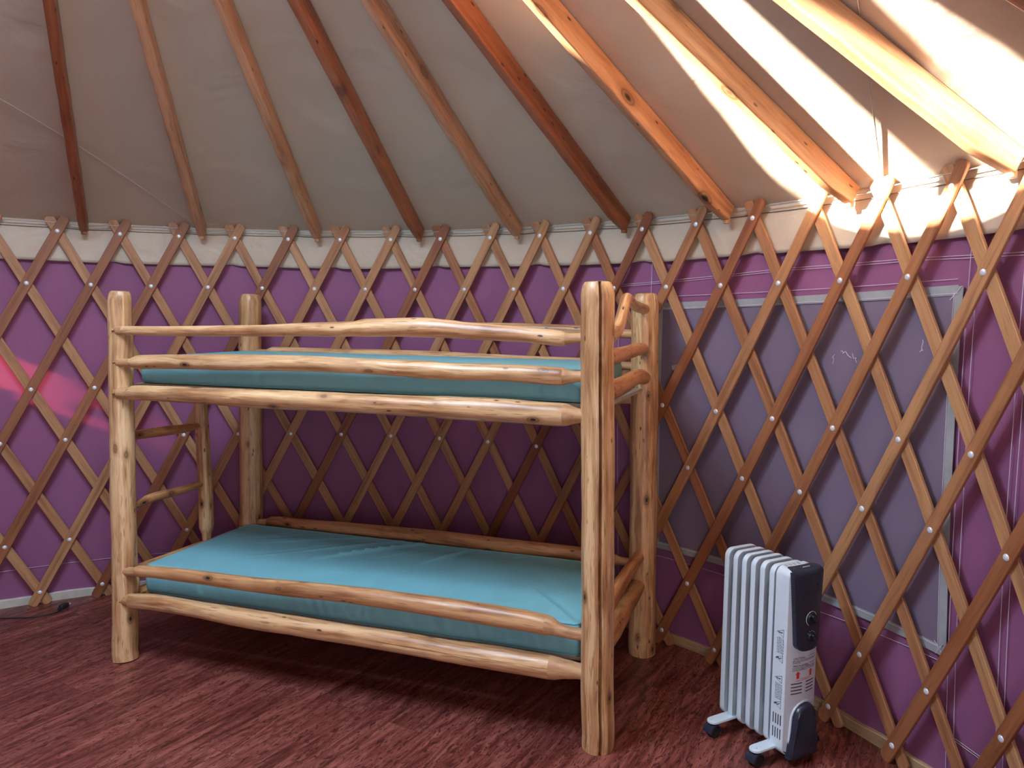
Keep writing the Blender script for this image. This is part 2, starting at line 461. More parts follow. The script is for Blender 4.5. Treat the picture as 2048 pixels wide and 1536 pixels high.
# ------------------------------------------------------------------ shell
def build_shell():
    random.seed(3)
    N = 180
    # floor
    mb = MB()
    rf = rr((Z1) / DZ) + 0.085
    rings = []
    for r in (rf * 0.33, rf * 0.66, rf):
        rings.append([mb.add((AX + r * math.sin(2 * PI * k / N), AY + r * math.cos(2 * PI * k / N), 0)) for k in range(N)])
    c = mb.add((AX, AY, 0))
    for k in range(N): mb.face((c, rings[0][k], rings[0][(k + 1) % N]))
    for a, b in zip(rings[:-1], rings[1:]):
        for k in range(N): mb.face((a[k], a[(k + 1) % N], b[(k + 1) % N], b[k]))
    # underside, so the platform has thickness
    u = [mb.add((AX + rf * math.sin(2 * PI * k / N), AY + rf * math.cos(2 * PI * k / N), -0.06)) for k in range(N)]
    for k in range(N): mb.face((rings[-1][k], rings[-1][(k + 1) % N], u[(k + 1) % N], u[k]))
    mb.face(u)
    tag(mb.build('floor', M['floor'], smooth=False), 'dark red laminate plank floor', kind='structure')
    # wall cloth with slow folds
    mb = MB(); NW = 460
    zs = [0.028 + (Z_ROOF + 0.03 - 0.028) * i / 40 for i in range(41)]
    rings = []
    for z in zs:
        ring = []
        for k in range(NW):
            th = 2 * PI * k / NW
            j = (th - TH0) / DTH
            sag = 0.004 * vn2(j * 0.9 + 0.0, z * 2.2, 4) + 0.0022 * vn2(j * 2.7 + z * 2, z * 3.0, 9)
            if k < 4 or k > NW - 5: sag *= 0
            r = rz(z) + 0.062 + sag
            ring.append(mb.add((AX + r * math.sin(th), AY + r * math.cos(th), z)))
        rings.append(ring)
    mb.loops(rings, False, False)
    tag(mb.build('wall_back', M['wall']), 'round wall of purple cloth behind the wooden lattice', kind='structure')
    # pale edge of the platform at the foot of the wall
    for nm, k0, k1, mt, lab in (('baseboard_left', -0.9, DTH * 5 + TH0, M['base'], 'pale painted edging at the left foot of the purple wall'), ('baseboard_right', DTH * 5 + TH0, 2 * PI - 0.9, M['basewood'], 'tan wooden edging at the right foot of the purple wall')):
        mb = MB(); rings = []
        m = max(4, int((k1 - k0) / 0.0135))
        for q in range(m + 1):
            th = k0 + (k1 - k0) * q / m
            ring = []
            for z, o in ((0.0, 0.045), (0.042, 0.045), (0.045, 0.048), (0.045, 0.070), (0.0, 0.070)):
                o2 = rz(z) + o + 0.002 * vn(q * 0.4)
                ring.append(mb.add((AX + o2 * math.sin(th), AY + o2 * math.cos(th), max(0, z + (0.004 * vn(q * 0.3, 3) if z > 0 else 0))), (o, z, th * 2.5)))
            rings.append(ring)
        mb.loops(rings)
        tag(mb.build(nm, mt), lab, kind='structure')
    # roof cloth
    mb = MB(); rings = []
    NR = 448
    for i in range(33):
        t = i / 32
        r = RING_R + (R0 + 0.075 - RING_R) * t
        ring = []
        for k in range(NR):
            th = TH0 + DTH * 0.45 + 2 * PI * k / NR
            ph = (k / NR * 28) % 1.0
            bow = math.sin(PI * ph) ** 2 * 0.010 * math.sin(PI * min(1, t * 1.02)) * (r / R0)
            z = Z_ROOF + SLOPE * (R0 - r) + 0.001 + bow * 0.8 + 0.0015 * vn2(k * 0.11, r * 5, 2)
            ring.append(mb.add((AX + r * math.sin(th), AY + r * math.cos(th), z)))
        rings.append(ring)
    mb.loops(rings, False, False)
    ceil = tag(mb.build('ceiling', M['roof']), 'tan vinyl roof cloth stretched over the rafters', kind='structure')
    # seam cords of the roof cloth
    def roof_pt(th, r, d=0.003):
        return Vector((AX + r * math.sin(th), AY + r * math.cos(th), Z_ROOF + SLOPE * (R0 - r) - d))
    def seam(j0, r0, j1, r1, rad, nm, mat):
        a = roof_pt(TH0 + DTH * j0, r0); b = roof_pt(TH0 + DTH * j1, r1)
        P = []
        for i in range(30):
            p = a.lerp(b, i / 29); r = math.hypot(p.x - AX, p.y - AY)
            p.z = Z_ROOF + SLOPE * (R0 - r) - 0.002 + 0.0
            P.append(p)
        mb = MB(); tube(mb, P, rad, 6)
        o = mb.build(nm, mat, ceil)
        return o
    return ceil, seam
CEIL, seam = build_shell()

# valance: the tan flap that hangs from the eave inside the wall
def build_valance():
    mb = MB(); NW = 700
    z0, z1 = Z_ROOF - 0.018, 1.762
    rings = []
    for i in range(13):
        t = i / 12
        ring = []
        for k in range(NW):
            th = 2 * PI * k / NW; j = (th - TH0) / DTH
            u = ((j - 0.45) / 2.03) % 1.0
            fold = 0.010 * math.exp(-((u - 0.17) / 0.05) ** 2) - 0.006 * math.exp(-((u - 0.07) / 0.045) ** 2)
            o = 0.0400 + (0.0035 * vn2(j * 1.5, t * 1.5, 7) + 0.0022 * vn2(j * 4 + t * 2, t * 2, 8)) * t + fold * t * t
            z = z0 + (z1 - z0) * t + (0.006 * vn(j * 0.8, 5) + 0.009 * math.exp(-((u - 0.16) / 0.06) ** 2)) * t
            r = rz(z) + o
            ring.append(mb.add((AX + r * math.sin(th), AY + r * math.cos(th), z)))
        rings.append(ring)
    mb.loops(rings, False, False)
    o = mb.build('trim_1', M['valance'])
    m = o.modifiers.new('thick', 'SOLIDIFY'); m.thickness = 0.0012; m.offset = 1
    mbc = MB(); P = []
    for k in range(420):
        j = -8 + 34 * k / 419; u = ((j - 0.45) / 2.03) % 1.0
        P.append(wp(j, 1.933 - 0.006 * math.sin(PI * u) - 0.008 * math.exp(-(min(u, 1 - u) / 0.14) ** 2), 0.0365))
    tube(mbc, P, 0.0015, 6)
    c = mbc.build('lacing_cord', M['cord'], o); c['label'] = 'thin dark lacing cord'
    return tag(o, 'tan vinyl flap hanging from the eave over the top of the purple wall', kind='structure')
build_valance()

# unseen shell added around the wall; its slit shapes the sun streak at left
def build_sun_mask():
    mb = MB(); NT = 420; NZ = 80
    Rc = R0 + 0.42
    zt = 1.965
    ids = [[mb.add((AX + Rc * math.sin(2 * PI * k / NT), AY + Rc * math.cos(2 * PI * k / NT), -0.06 + (zt + 0.06) * i / NZ)) for k in range(NT)] for i in range(NZ + 1)]
    for i in range(NZ):
        for k in range(NT):
            p = (Vector(mb.v[ids[i][k]]) + Vector(mb.v[ids[i + 1][(k + 1) % NT]])) / 2
            # follow the sun down to the cloth
            hit = None; q = p.copy()
            for st_ in range(160):
                q = q + sd * 0.02
                if math.hypot(q.x - AX, q.y - AY) < R0 + 0.08: hit = q; break
            skip = False
            if hit is not None:
                th = math.atan2(hit.x - AX, hit.y - AY); j = (th - TH0) / DTH
                zc = 1.205 - (j + 0.93) * 0.16
                if -1.6 < j < 0.75 and abs(hit.z - zc) < 0.095 - 0.03 * max(0, j): skip = True
                if -0.9 < j < 0.1 and abs(hit.z - (zc - 0.01)) < 0.028 and j > -0.35 and j < -0.05: skip = False
            if not skip: mb.face((ids[i][k], ids[i][(k + 1) % NT], ids[i + 1][(k + 1) % NT], ids[i + 1][k]))
    inner = [mb.add((AX + (R0 + 0.05) * math.sin(2 * PI * k / NT), AY + (R0 + 0.05) * math.cos(2 * PI * k / NT), Z_ROOF - 0.020)) for k in range(NT)]
    for k in range(NT): mb.face((ids[NZ][k], ids[NZ][(k + 1) % NT], inner[(k + 1) % NT], inner[k]))
    low = [mb.add((AX + (R0 + 0.07) * math.sin(2 * PI * k / NT), AY + (R0 + 0.07) * math.cos(2 * PI * k / NT), -0.06)) for k in range(NT)]
    for k in range(NT): mb.face((ids[0][k], ids[0][(k + 1) % NT], low[(k + 1) % NT], low[k]))
    tag(mb.build('sun_mask', M['roof'], smooth=False), 'added unseen light-blocking shell around the yurt wall', kind='structure')
build_sun_mask()

# roof ring in the middle, out of the picture, the sun comes in through it
def build_ring():
    mb = MB(); n = 72
    rings = []
    for r, z in ((RING_R, RING_Z - 0.07), (RING_R, RING_Z + 0.02), (RING_R + 0.05, RING_Z + 0.02), (RING_R + 0.05, RING_Z - 0.07), (RING_R, RING_Z - 0.07)):
        rings.append([mb.add((AX + r * math.sin(2 * PI * k / n), AY + r * math.cos(2 * PI * k / n), z)) for k in range(n)])
    mb.loops(rings, False, False)
    tag(mb.build('trim_2', M['rafter'], sharp=30), 'round wooden ring at the crown of the roof', kind='structure', tint=0.5)
build_ring()

def build_crown_blocker():
    # unseen blocker added over part of the crown opening, shaped for the roof shadow
    mb = MB()
    u = Vector((math.sin(SUN_AZ), math.cos(SUN_AZ), 0)); v = Vector((math.cos(SUN_AZ), -math.sin(SUN_AZ), 0))
    rows = []
    for z in (0.022, 0.026):
        row = []
        for i in range(13):
            lat = 0.002 + 0.352 * i / 12
            lim = math.sqrt(max(0, (RING_R + 0.03) ** 2 - lat ** 2))
            s0 = -0.45 if lat < 0.19 else -0.16
            row.append([mb.add(Vector((AX, AY, RING_Z + z + 0.004 * math.sin(k * 1.3))) + u * (s0 + (lim - s0) * k / 12) + v * lat) for k in range(13)])
        rows.append(row)
    for row, fl in ((rows[0], 0), (rows[1], 1)):
        for i in range(12):
            for k in range(12): mb.face((row[i][k], row[i][k + 1], row[i + 1][k + 1], row[i + 1][k]))
    b = [(i, 0) for i in range(12)] + [(12, k) for k in range(12)] + [(12 - i, 12) for i in range(12)] + [(0, 12 - k) for k in range(12)]
    for p, q in zip(b, b[1:] + b[:1]):
        mb.face((rows[0][p[0]][p[1]], rows[0][q[0]][q[1]], rows[1][q[0]][q[1]], rows[1][p[0]][p[1]]))
    tag(mb.build('crown_blocker', M['roof']), 'added unseen light blocker over part of the crown opening', kind='structure')
build_crown_blocker()

# ------------------------------------------------------------------ rafters
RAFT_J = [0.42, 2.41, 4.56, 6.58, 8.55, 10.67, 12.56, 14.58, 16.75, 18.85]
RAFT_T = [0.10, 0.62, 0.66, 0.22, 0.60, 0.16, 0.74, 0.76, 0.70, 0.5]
RAFT_L = [
    'dark red-brown rafter, leftmost in the photo, ending left of the bunk bed',
    'pale brown rafter, second from the left, ending left of the rear left bed post',
    'pale knotty rafter ending at the eave right of the rear left bed post',
    'reddish-brown dark rafter ending above the middle of the bunk bed rails',
    'light orange-brown rafter, fifth from the left, ending above the right half of the bed',
    'dark red rafter whose foot ends just right above the front right bed post',
    'orange rafter bordering the shaded roof panel, ending above the left side of the wall window',
    'golden rafter between the two brightest sunlit roof panels, its foot in the glare',
    'broad sunlit rafter at the upper right that leaves the right edge of the photo',
    'rafter crossing only the top right corner of the roof',
]
def build_rafters():
    W, D = 0.040, 0.085
    for i, (j, t, lab) in enumerate(zip(RAFT_J, RAFT_T, RAFT_L)):
        random.seed(100 + i)
        th = TH0 + DTH * j
        er = Vector((math.sin(th), math.cos(th), 0)); et = Vector((math.cos(th), -math.sin(th), 0))
        dn = Vector((0, 0, -1))
        ax_ = (er + Vector((0, 0, -SLOPE))).normalized()      # outward and down
        nd = (Vector((0, 0, -1)) - ax_ * ax_.dot(Vector((0, 0, -1)))).normalized()
        sec = []
        b = 0.007
        for (cx, cy, a0) in ((W / 2 - b, D - b, 0), (-W / 2 + b, D - b, PI / 2), (-W / 2 + b, b, PI), (W / 2 - b, b, 3 * PI / 2)):
            for q in range(4):
                a = a0 + PI / 2 * q / 3
                sec.append((cx + b * math.cos(a), cy + b * math.sin(a)))
        r0, r1 = RING_R + 0.05, R0 + 0.022
        wd_ = 1.0 + (0.12 if i == 8 else 0.0)
        mb = MB(); rings = []
        nseg = 60
        for k in range(nseg + 1):
            f = k / nseg; r = r0 + (r1 - r0) * f
            p = Vector((AX, AY, Z_ROOF + SLOPE * (R0 - r) - 0.002)) + er * r
            wob = 0.0012 * vn(f * 22, i)
            taper = 1.0
            ring = []
            for (x, y) in sec:
                ring.append(mb.add(p + et * ((x * wd_ * taper) + wob) + nd * (y * (1.0 if f < 0.94 else 1.0 - 0.2 * (f - 0.94) / 0.06)), (x, y, f * (r1 - r0) * 1.15)))
            rings.append(ring)
        mb.loops(rings)
        # narrow tongue below the cable
        p = Vector((AX, AY, Z_ROOF + SLOPE * (R0 - r1) - 0.002)) + er * (r1 - 0.004)
        mb.box(p + nd * (D * 0.62) + ax_ * 0.006, (W * 0.6, 0.02, 0.05), rot=Matrix((et, er, Vector((0, 0, 1)))).transposed(), bev=0.003)
        o = mb.build('rafter', M['rafter'])
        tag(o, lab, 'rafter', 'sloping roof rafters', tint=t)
build_rafters()

# seams after the rafters
s1 = seam(-1.3, 1.78, 2.28, R0 + 0.02, 0.0016, 'seam', M['valance'])
s2 = seam(17.3, 1.92, 14.95, R0 + 0.03, 0.0022, 'seam', M['steel'])
s2['label'] = 'dark cord running down the roof cloth'

# ------------------------------------------------------------------ lattice
def slat_mesh(j1, sgn, off, w=0.0455, th=0.0125, q0=-0.275, q1=7.262):
    """sgn -1: runs down to the left, +1: down to the right"""
    mb = MB()
    def ctr(q, o=0):
        a = TH0 + DTH * (j1 + sgn * 0.5 * q)
        r = rr(max(q, 0)) + off + o
        return Vector((AX + r * math.sin(a), AY + r * math.cos(a), Z1 - DZ * q)), Vector((math.sin(a), math.cos(a), 0))
    rings = []
    qs = []
    L = 0.297
    e = 0.016 / L
    for t, s in ((0.0, 0.30), (0.12, 0.62), (0.35, 0.85), (0.7, 0.97), (1.0, 1.0)): qs.append((q0 + e * t, s))
    n = 44
    for k in range(1, n): qs.append((q0 + e + (q1 - q0 - 2 * e) * k / n, 1.0))
    for t, s in ((1.0, 1.0), (0.7, 0.97), (0.35, 0.85), (0.12, 0.62), (0.0, 0.30)): qs.append((q1 - e * t, s))
    wid = w * random.uniform(0.97, 1.03)
    for q, s in qs:
        p, nr = ctr(q)
        p2, _ = ctr(q + 0.01)
        d = (p2 - p).normalized()
        wv = d.cross(nr).normalized()
        hw = wid / 2 * s; ht = th / 2; b = 0.0018
        ring = []
        for x, y in ((hw, -ht + b), (hw, ht - b), (hw - b, ht), (-hw + b, ht), (-hw, ht - b), (-hw, -ht + b), (-hw + b, -ht), (hw - b, -ht)):
            ring.append(mb.add(p + wv * x + nr * y, (x, y, (q - q0) * L)))
        rings.append(ring)
    mb.loops(rings)
    return mb

def build_lattice():
    random.seed(11)
    root = empty('lattice_wall', wp(8, 0, 0))
    inv = Matrix.Translation(-root.location)
    tag(root, 'criss-cross wooden lattice riveted into diamonds, standing against the purple wall', 'lattice')
    rv = MB()
    # rivet head, along +z
    prof = [(0.0001, 0.0046), (0.004, 0.0043), (0.0075, 0.0033), (0.0098, 0.0017), (0.0107, 0.0), (0.0107, -0.001)]
    prot = None
    tints = {0: 0.18, 1: 0.12, 2: 0.22, 3: 0.72, 4: 0.08, 5: 0.50, 6: 0.62, 7: 0.15, 8: 0.82, 9: 0.75, 10: 0.60, 11: 0.0, 12: 0.45, 13: 0.22, 14: 0.62, 15: 0.30, 16: 0.40, 17: 0.80}
    stuff = MB()
    for j1 in range(-7, 23):
        f = slat_mesh(j1, -1, 0.0062).build('slat', M['slat'], root, matrix=inv)
        f['tint'] = tints.get(j1, random.uniform(0.1, 0.8))
        for q in (0, 1, 3, 4, 6, 7):
            j = j1 - 0.5 * q
            th = TH0 + DTH * j; z = Z1 - DZ * q
            p = Vector((AX + (rr(q)) * math.sin(th), AY + rr(q) * math.cos(th), z))
            n = Vector((-math.sin(th), -math.cos(th), 0))
            mat = Matrix.Translation(p) @ n.to_track_quat('Z', 'Y').to_matrix().to_4x4()
            if -1.01 <= j <= 17.3:
                if prot is None:
                    mb = MB(); mb.lathe(prof, n=20); prot = mb.build('rivet', M['rivet'], f)
                    rvt = prot
                else:
                    rvt = prot.copy(); COL.objects.link(rvt)
                rvt.parent = f
                rvt.matrix_local = mat
            else:
                stuff.lathe(prof, mat, n=12)
    for j1 in range(-7, 23):
        jt = j1 - 7 + 3
        if j1 + 3.5 < -7.5: continue
        b = slat_mesh(j1 - 3, 1, 0.0192, q1=7.262).build('slat', M['slat'], root, matrix=inv)
        b['tint'] = 0.35 + 0.6 * random.random()
    so = stuff.build('rivet', M['rivet'], root, matrix=inv)
    so['kind'] = 'stuff'
    # cable lies in the V of the slat tips, sagging a little between rafters
    mb = MB(); P = []
    for k in range(0, 360):
        j = -8 + 32 * k / 359
        u = ((j - 0.45) / 2.045) % 1.0
        z = 1.951 - 0.010 * math.exp(-((min(u, 1 - u)) / 0.12) ** 2)
        P.append(wp(j, z, 0.0128))
    tube(mb, P, 0.0026, 8)
    o = mb.build('steel_cable', M['steel'])
    tag(o, 'thin steel cable strung along the tips of the wooden lattice under the eave', 'cable')
build_lattice()

# ------------------------------------------------------------------ wall window and stitching
def wall_strip(mb, pts, width, off):
    """ribbon following the wall through (j, z) points"""
    P = []
    for (a, b) in zip(pts[:-1], pts[1:]):
        n = max(2, int(abs(a[0] - b[0]) * 5 + abs(a[1] - b[1]) * 12))
        for i in range(n): P.append((a[0] + (b[0] - a[0]) * i / n, a[1] + (b[1] - a[1]) * i / n))
    P.append(pts[-1])
    prev = None
    for i, (j, z) in enumerate(P):
        p = wp(j, z, off)
        a = P[max(i - 1, 0)]; b = P[min(i + 1, len(P) - 1)]
        d = (wp(b[0], b[1], off) - wp(a[0], a[1], off)).normalized()
        th = TH0 + DTH * j
        n = Vector((math.sin(th), math.cos(th), 0))
        w = d.cross(n).normalized() * width / 2
        cur = (mb.add(p + w), mb.add(p - w), mb.add(p - w + n * 0.0012), mb.add(p + w + n * 0.0012))
        if prev:
            for k in range(4): mb.face((prev[k], prev[(k + 1) % 4], cur[(k + 1) % 4], cur[k]))
        else: mb.face(cur)
        prev = cur
    mb.face(tuple(reversed(prev)))

def build_window():
    root = tag(empty('window_1', wp(13.6, 0.44, 0.05)), 'screened window panel with grey edging sewn into the purple wall', kind='structure')
    inv = Matrix.Translation(-root.location)
    OFF = 0.0535
    J0, J1, ZB, ZT = 11.28, 16.03, 0.46, 1.595
    zt = lambda j: 1.562 + (j - J0) / (J1 - J0) * 0.040
    mb = MB(); nx, nz = 60, 24
    front = []; back = []
    for k in range(nz + 1):
        front.append([]); back.append([])
        for i in range(nx + 1):
            j = J0 + (J1 - J0) * i / nx
            z = ZB + (zt(j) - ZB) * k / nz
            wv = 0.0018 * vn2(j * 1.6, z * 3, 12)
            front[k].append(mb.add(wp(j, z, OFF + wv))); back[k].append(mb.add(wp(j, z, OFF + 0.002 + wv)))
    for k in range(nz):
        for i in range(nx):
            mb.face((front[k][i], front[k][i + 1], front[k + 1][i + 1], front[k + 1][i]))
            mb.face((back[k][i], back[k + 1][i], back[k + 1][i + 1], back[k][i + 1]))
    mb.build('screen', M['flap'], root, matrix=inv)
    mb = MB()
    o2 = OFF - 0.0035
    wall_strip(mb, [(J0, zt(J0)), (J1, zt(J1))], 0.032, o2)
    wall_strip(mb, [(J0, ZB), (J1, ZB + 0.006)], 0.032, o2)
    wall_strip(mb, [(J1, ZB - 0.012), (J1, zt(J1) + 0.012)], 0.034, o2 + 0.0006)
    wall_strip(mb, [(J0, ZB - 0.012), (J0, zt(J0) + 0.012)], 0.034, o2 + 0.0006)
    mb.build('edging', M['webbing'], root, matrix=inv)
    mb = MB()
    o3 = OFF - 0.0052; w = 0.0018
    d = 0.010
    wall_strip(mb, [(J0, zt(J0) - d), (J1, zt(J1) - d)], w, o3)
    wall_strip(mb, [(J1 - 0.05, ZB), (J1 - 0.05, zt(J1))], w, o3)
    wall_strip(mb, [(J0, ZB + d), (J1, ZB + 0.006 + d)], w, o3)
    wall_strip(mb, [(J1 - 0.10, zt(J1) - 0.03), (J1 + 0.05, zt(J1) + 0.012)], w, o3)
    wall_strip(mb, [(J1 - 0.10, ZB + 0.03), (J1 + 0.05, ZB - 0.012)], w, o3)
    wall_strip(mb, [(J1 + 0.02, ZB + 0.03), (J1 - 0.08, ZB - 0.012)], w, o3)
    mb.build('stitching', M['thread'], root, matrix=inv)
    # worn tears in the screen
    mb = MB(); random.seed(5)
    for (j, z, dj, dz_, n) in ((14.30, 1.345, 0.02, 0.045, 5), (14.42, 1.40, 0.16, -0.02, 6), (14.62, 1.385, 0.05, -0.03, 4), (15.58, 1.40, 0.04, 0.045, 6)):
        pts = [(j + dj * i / n + random.uniform(-.02, .02), z + dz_ * i / n + random.uniform(-.008, .008)) for i in range(n + 1)]
        wall_strip(mb, pts, 0.0022, OFF - 0.003)
    t = mb.build('tear', M['thread'], root, matrix=inv)
    t['label'] = 'pale frayed tears in the window screen'
    mb = MB(); mb.prism([(-0.022, 0.0), (0.022, 0.014), (0.022, -0.02), (-0.014, -0.02)], -0.001, 0.001)
    th = TH0 + DTH * 11.62
    tg = mb.build('tag', M['webbing'], root, matrix=inv @ Matrix.Translation(wp(11.62, 1.297, OFF - 0.006)) @ Matrix.Rotation(-th, 4, 'Z'))
    tg['label'] = 'small pale tag at the left edge of the window'
    # seams of the wall cloth
    wall = bpy.data.objects['wall_back']
    mb = MB(); o4 = 0.0535; w = 0.0017
    for dz_ in (0.0, 0.008):
        wall_strip(mb, [(10.5, 1.656 + dz_), (13.4, 1.699 + dz_), (15.4, 1.703 + dz_), (17.6, 1.684 + dz_)], w, o4)
    wall_strip(mb, [(11.4, 1.607), (16.0, 1.636)], w, o4)
    for dj in (0.0, 0.10):
        wall_strip(mb, [(16.14 + dj, 1.78), (16.14 + dj, 1.0), (16.08 + dj, 0.03)], w, o4)
    for dj in (0.0, 0.09):
        wall_strip(mb, [(16.80 + dj, 1.68), (16.80 + dj, 1.2), (16.72 + dj, 0.03)], w, o4)
    wall_strip(mb, [(10.50, 1.66), (10.55, 0.10)], w, o4)
    wall_strip(mb, [(11.10, 1.78), (11.10, 1.60)], w, o4)
    wall_strip(mb, [(11.2, 0.405), (14.2, 0.40), (16.0, 0.428)], w, o4)
    for dz_ in (0.0, 0.008):
        wall_strip(mb, [(16.05, 0.195 + dz_), (17.6, 0.175 + dz_)], w, o4)
    wall_strip(mb, [(-3.0, 0.194), (0.5, 0.194), (4.0, 0.20)], w, o4 + 0.001)
    # follow the folds: push onto the cloth is not needed, the cloth varies by a few millimetres
    mb.build('stitching', M['thread'], wall)
build_window()

# ------------------------------------------------------------------ bunk bed
A = Vector((-1.673, 3.211, 0)); At = Vector((-1.652, 3.222, 1.595))
B = Vector((0.315, 2.563, 0)); Bt = Vector((0.282, 2.567, 1.625))
C = Vector((0.603, 3.330, 0)); Ct = Vector((0.576, 3.335, 1.615))
D = Vector((-1.385, 3.978, 0)); Dt = Vector((-1.367, 3.984, 1.610))
LAB = (B - A).length; LBC = (C - B).length
def on(P, Q, s, z, side=0.0):
    e = (Q - P); e.z = 0; e.normalize()
    p = P + e * s + Vector((e.y, -e.x, 0)) * side; return Vector((p.x, p.y, z))

F1 = [(0.02, 1.431, 0.0175), (0.08, 1.432, 0.0188), (0.26, 1.433, 0.0197), (0.555, 1.438, 0.0221), (0.741, 1.442, 0.0225), (0.901, 1.448, 0.0248), (1.118, 1.453, 0.0272), (1.244, 1.461, 0.0335), (1.416, 1.464, 0.0362), (1.524, 1.459, 0.0323), (1.6, 1.454, 0.0291), (1.713, 1.449, 0.0278), (1.823, 1.444, 0.0273), (1.895, 1.437, 0.0275), (1.938, 1.433, 0.0262), (1.962, 1.434, 0.019), (2.001, 1.437, 0.0175), (2.07, 1.437, 0.0175)]
F2 = [(0.02, 1.298, 0.017), (0.098, 1.299, 0.0178), (0.126, 1.301, 0.0275), (0.16, 1.303, 0.0295), (0.357, 1.31, 0.0299), (0.552, 1.314, 0.0315), (0.738, 1.317, 0.0314), (0.899, 1.319, 0.0303), (1.117, 1.318, 0.0292), (1.243, 1.316, 0.0295), (1.446, 1.311, 0.0325), (1.524, 1.309, 0.031), (1.715, 1.31, 0.0305), (1.825, 1.308, 0.0312), (1.933, 1.304, 0.0318), (1.945, 1.304, 0.0305), (1.962, 1.304, 0.0235), (2.003, 1.306, 0.0192), (2.07, 1.306, 0.019)]
F3 = [(0.02, 1.169, 0.025), (0.088, 1.170, 0.0262), (0.105, 1.172, 0.0312), (0.25, 1.175, 0.0318), (0.427, 1.176, 0.033), (0.668, 1.174, 0.0365), (0.897, 1.176, 0.0375), (1.116, 1.176, 0.0372), (1.446, 1.176, 0.0392), (1.525, 1.176, 0.0415), (1.716, 1.176, 0.0429), (1.935, 1.172, 0.0416), (1.95, 1.172, 0.040), (2.008, 1.171, 0.0250), (2.07, 1.171, 0.0245)]
G1 = [(0.02, 0.403, 0.018), (0.085, 0.407, 0.0185), (0.106, 0.411, 0.0238), (0.147, 0.414, 0.0248), (0.405, 0.420, 0.0275), (0.652, 0.420, 0.0292), (0.886, 0.426, 0.032), (1.11, 0.432, 0.0323), (1.324, 0.433, 0.034), (1.528, 0.431, 0.0361), (1.724, 0.426, 0.0380), (1.895, 0.418, 0.0362), (1.905, 0.417, 0.0345), (1.945, 0.407, 0.0235), (1.98, 0.402, 0.0212), (2.07, 0.402, 0.0215)]
G2 = [(0.02, 0.275, 0.026), (0.10, 0.279, 0.0325), (0.142, 0.282, 0.0335), (0.401, 0.281, 0.0335), (0.648, 0.275, 0.0375), (0.884, 0.275, 0.0392), (1.109, 0.273, 0.0375), (1.324, 0.272, 0.0391), (1.529, 0.268, 0.0402), (1.726, 0.268, 0.0432), (1.903, 0.265, 0.0428), (1.925, 0.265, 0.041), (1.975, 0.267, 0.033), (2.02, 0.267, 0.0275), (2.07, 0.267, 0.027)]
BG = [(0.02, 1.431, 0.018), (0.10, 1.431, 0.020), (0.15, 1.433, 0.0255), (0.72, 1.453, 0.027), (1.30, 1.453, 0.028), (1.70, 1.450, 0.026), (1.90, 1.445, 0.0245), (1.96, 1.440, 0.020), (2.07, 1.438, 0.019)]
B2 = [(0.02, 1.31, 0.0156), (0.12, 1.31, 0.0165), (0.155, 1.31, 0.0303), (1.041, 1.309, 0.0312), (1.397, 1.302, 0.0314), (1.778, 1.296, 0.0315), (1.94, 1.296, 0.03), (1.98, 1.297, 0.0176), (2.07, 1.297, 0.0176)]
B3 = [(0.02, 1.16, 0.025), (0.10, 1.16, 0.026), (0.12, 1.16, 0.034), (1.0, 1.165, 0.037), (1.93, 1.155, 0.036), (1.98, 1.153, 0.024), (2.07, 1.153, 0.022)]
H1 = [(0.02, 0.411, 0.019), (0.11, 0.415, 0.0195), (0.132, 0.420, 0.0257), (0.306, 0.421, 0.0286), (0.6, 0.427, 0.0305), (0.881, 0.431, 0.0315), (1.149, 0.430, 0.0345), (1.406, 0.425, 0.0357), (1.771, 0.423, 0.0345), (1.935, 0.418, 0.0325), (1.985, 0.414, 0.019), (2.07, 0.414, 0.0175)]
H2 = [(0.02, 0.275, 0.025), (0.12, 0.275, 0.033), (1.0, 0.275, 0.037), (1.93, 0.27, 0.037), (1.99, 0.27, 0.026), (2.07, 0.27, 0.025)]

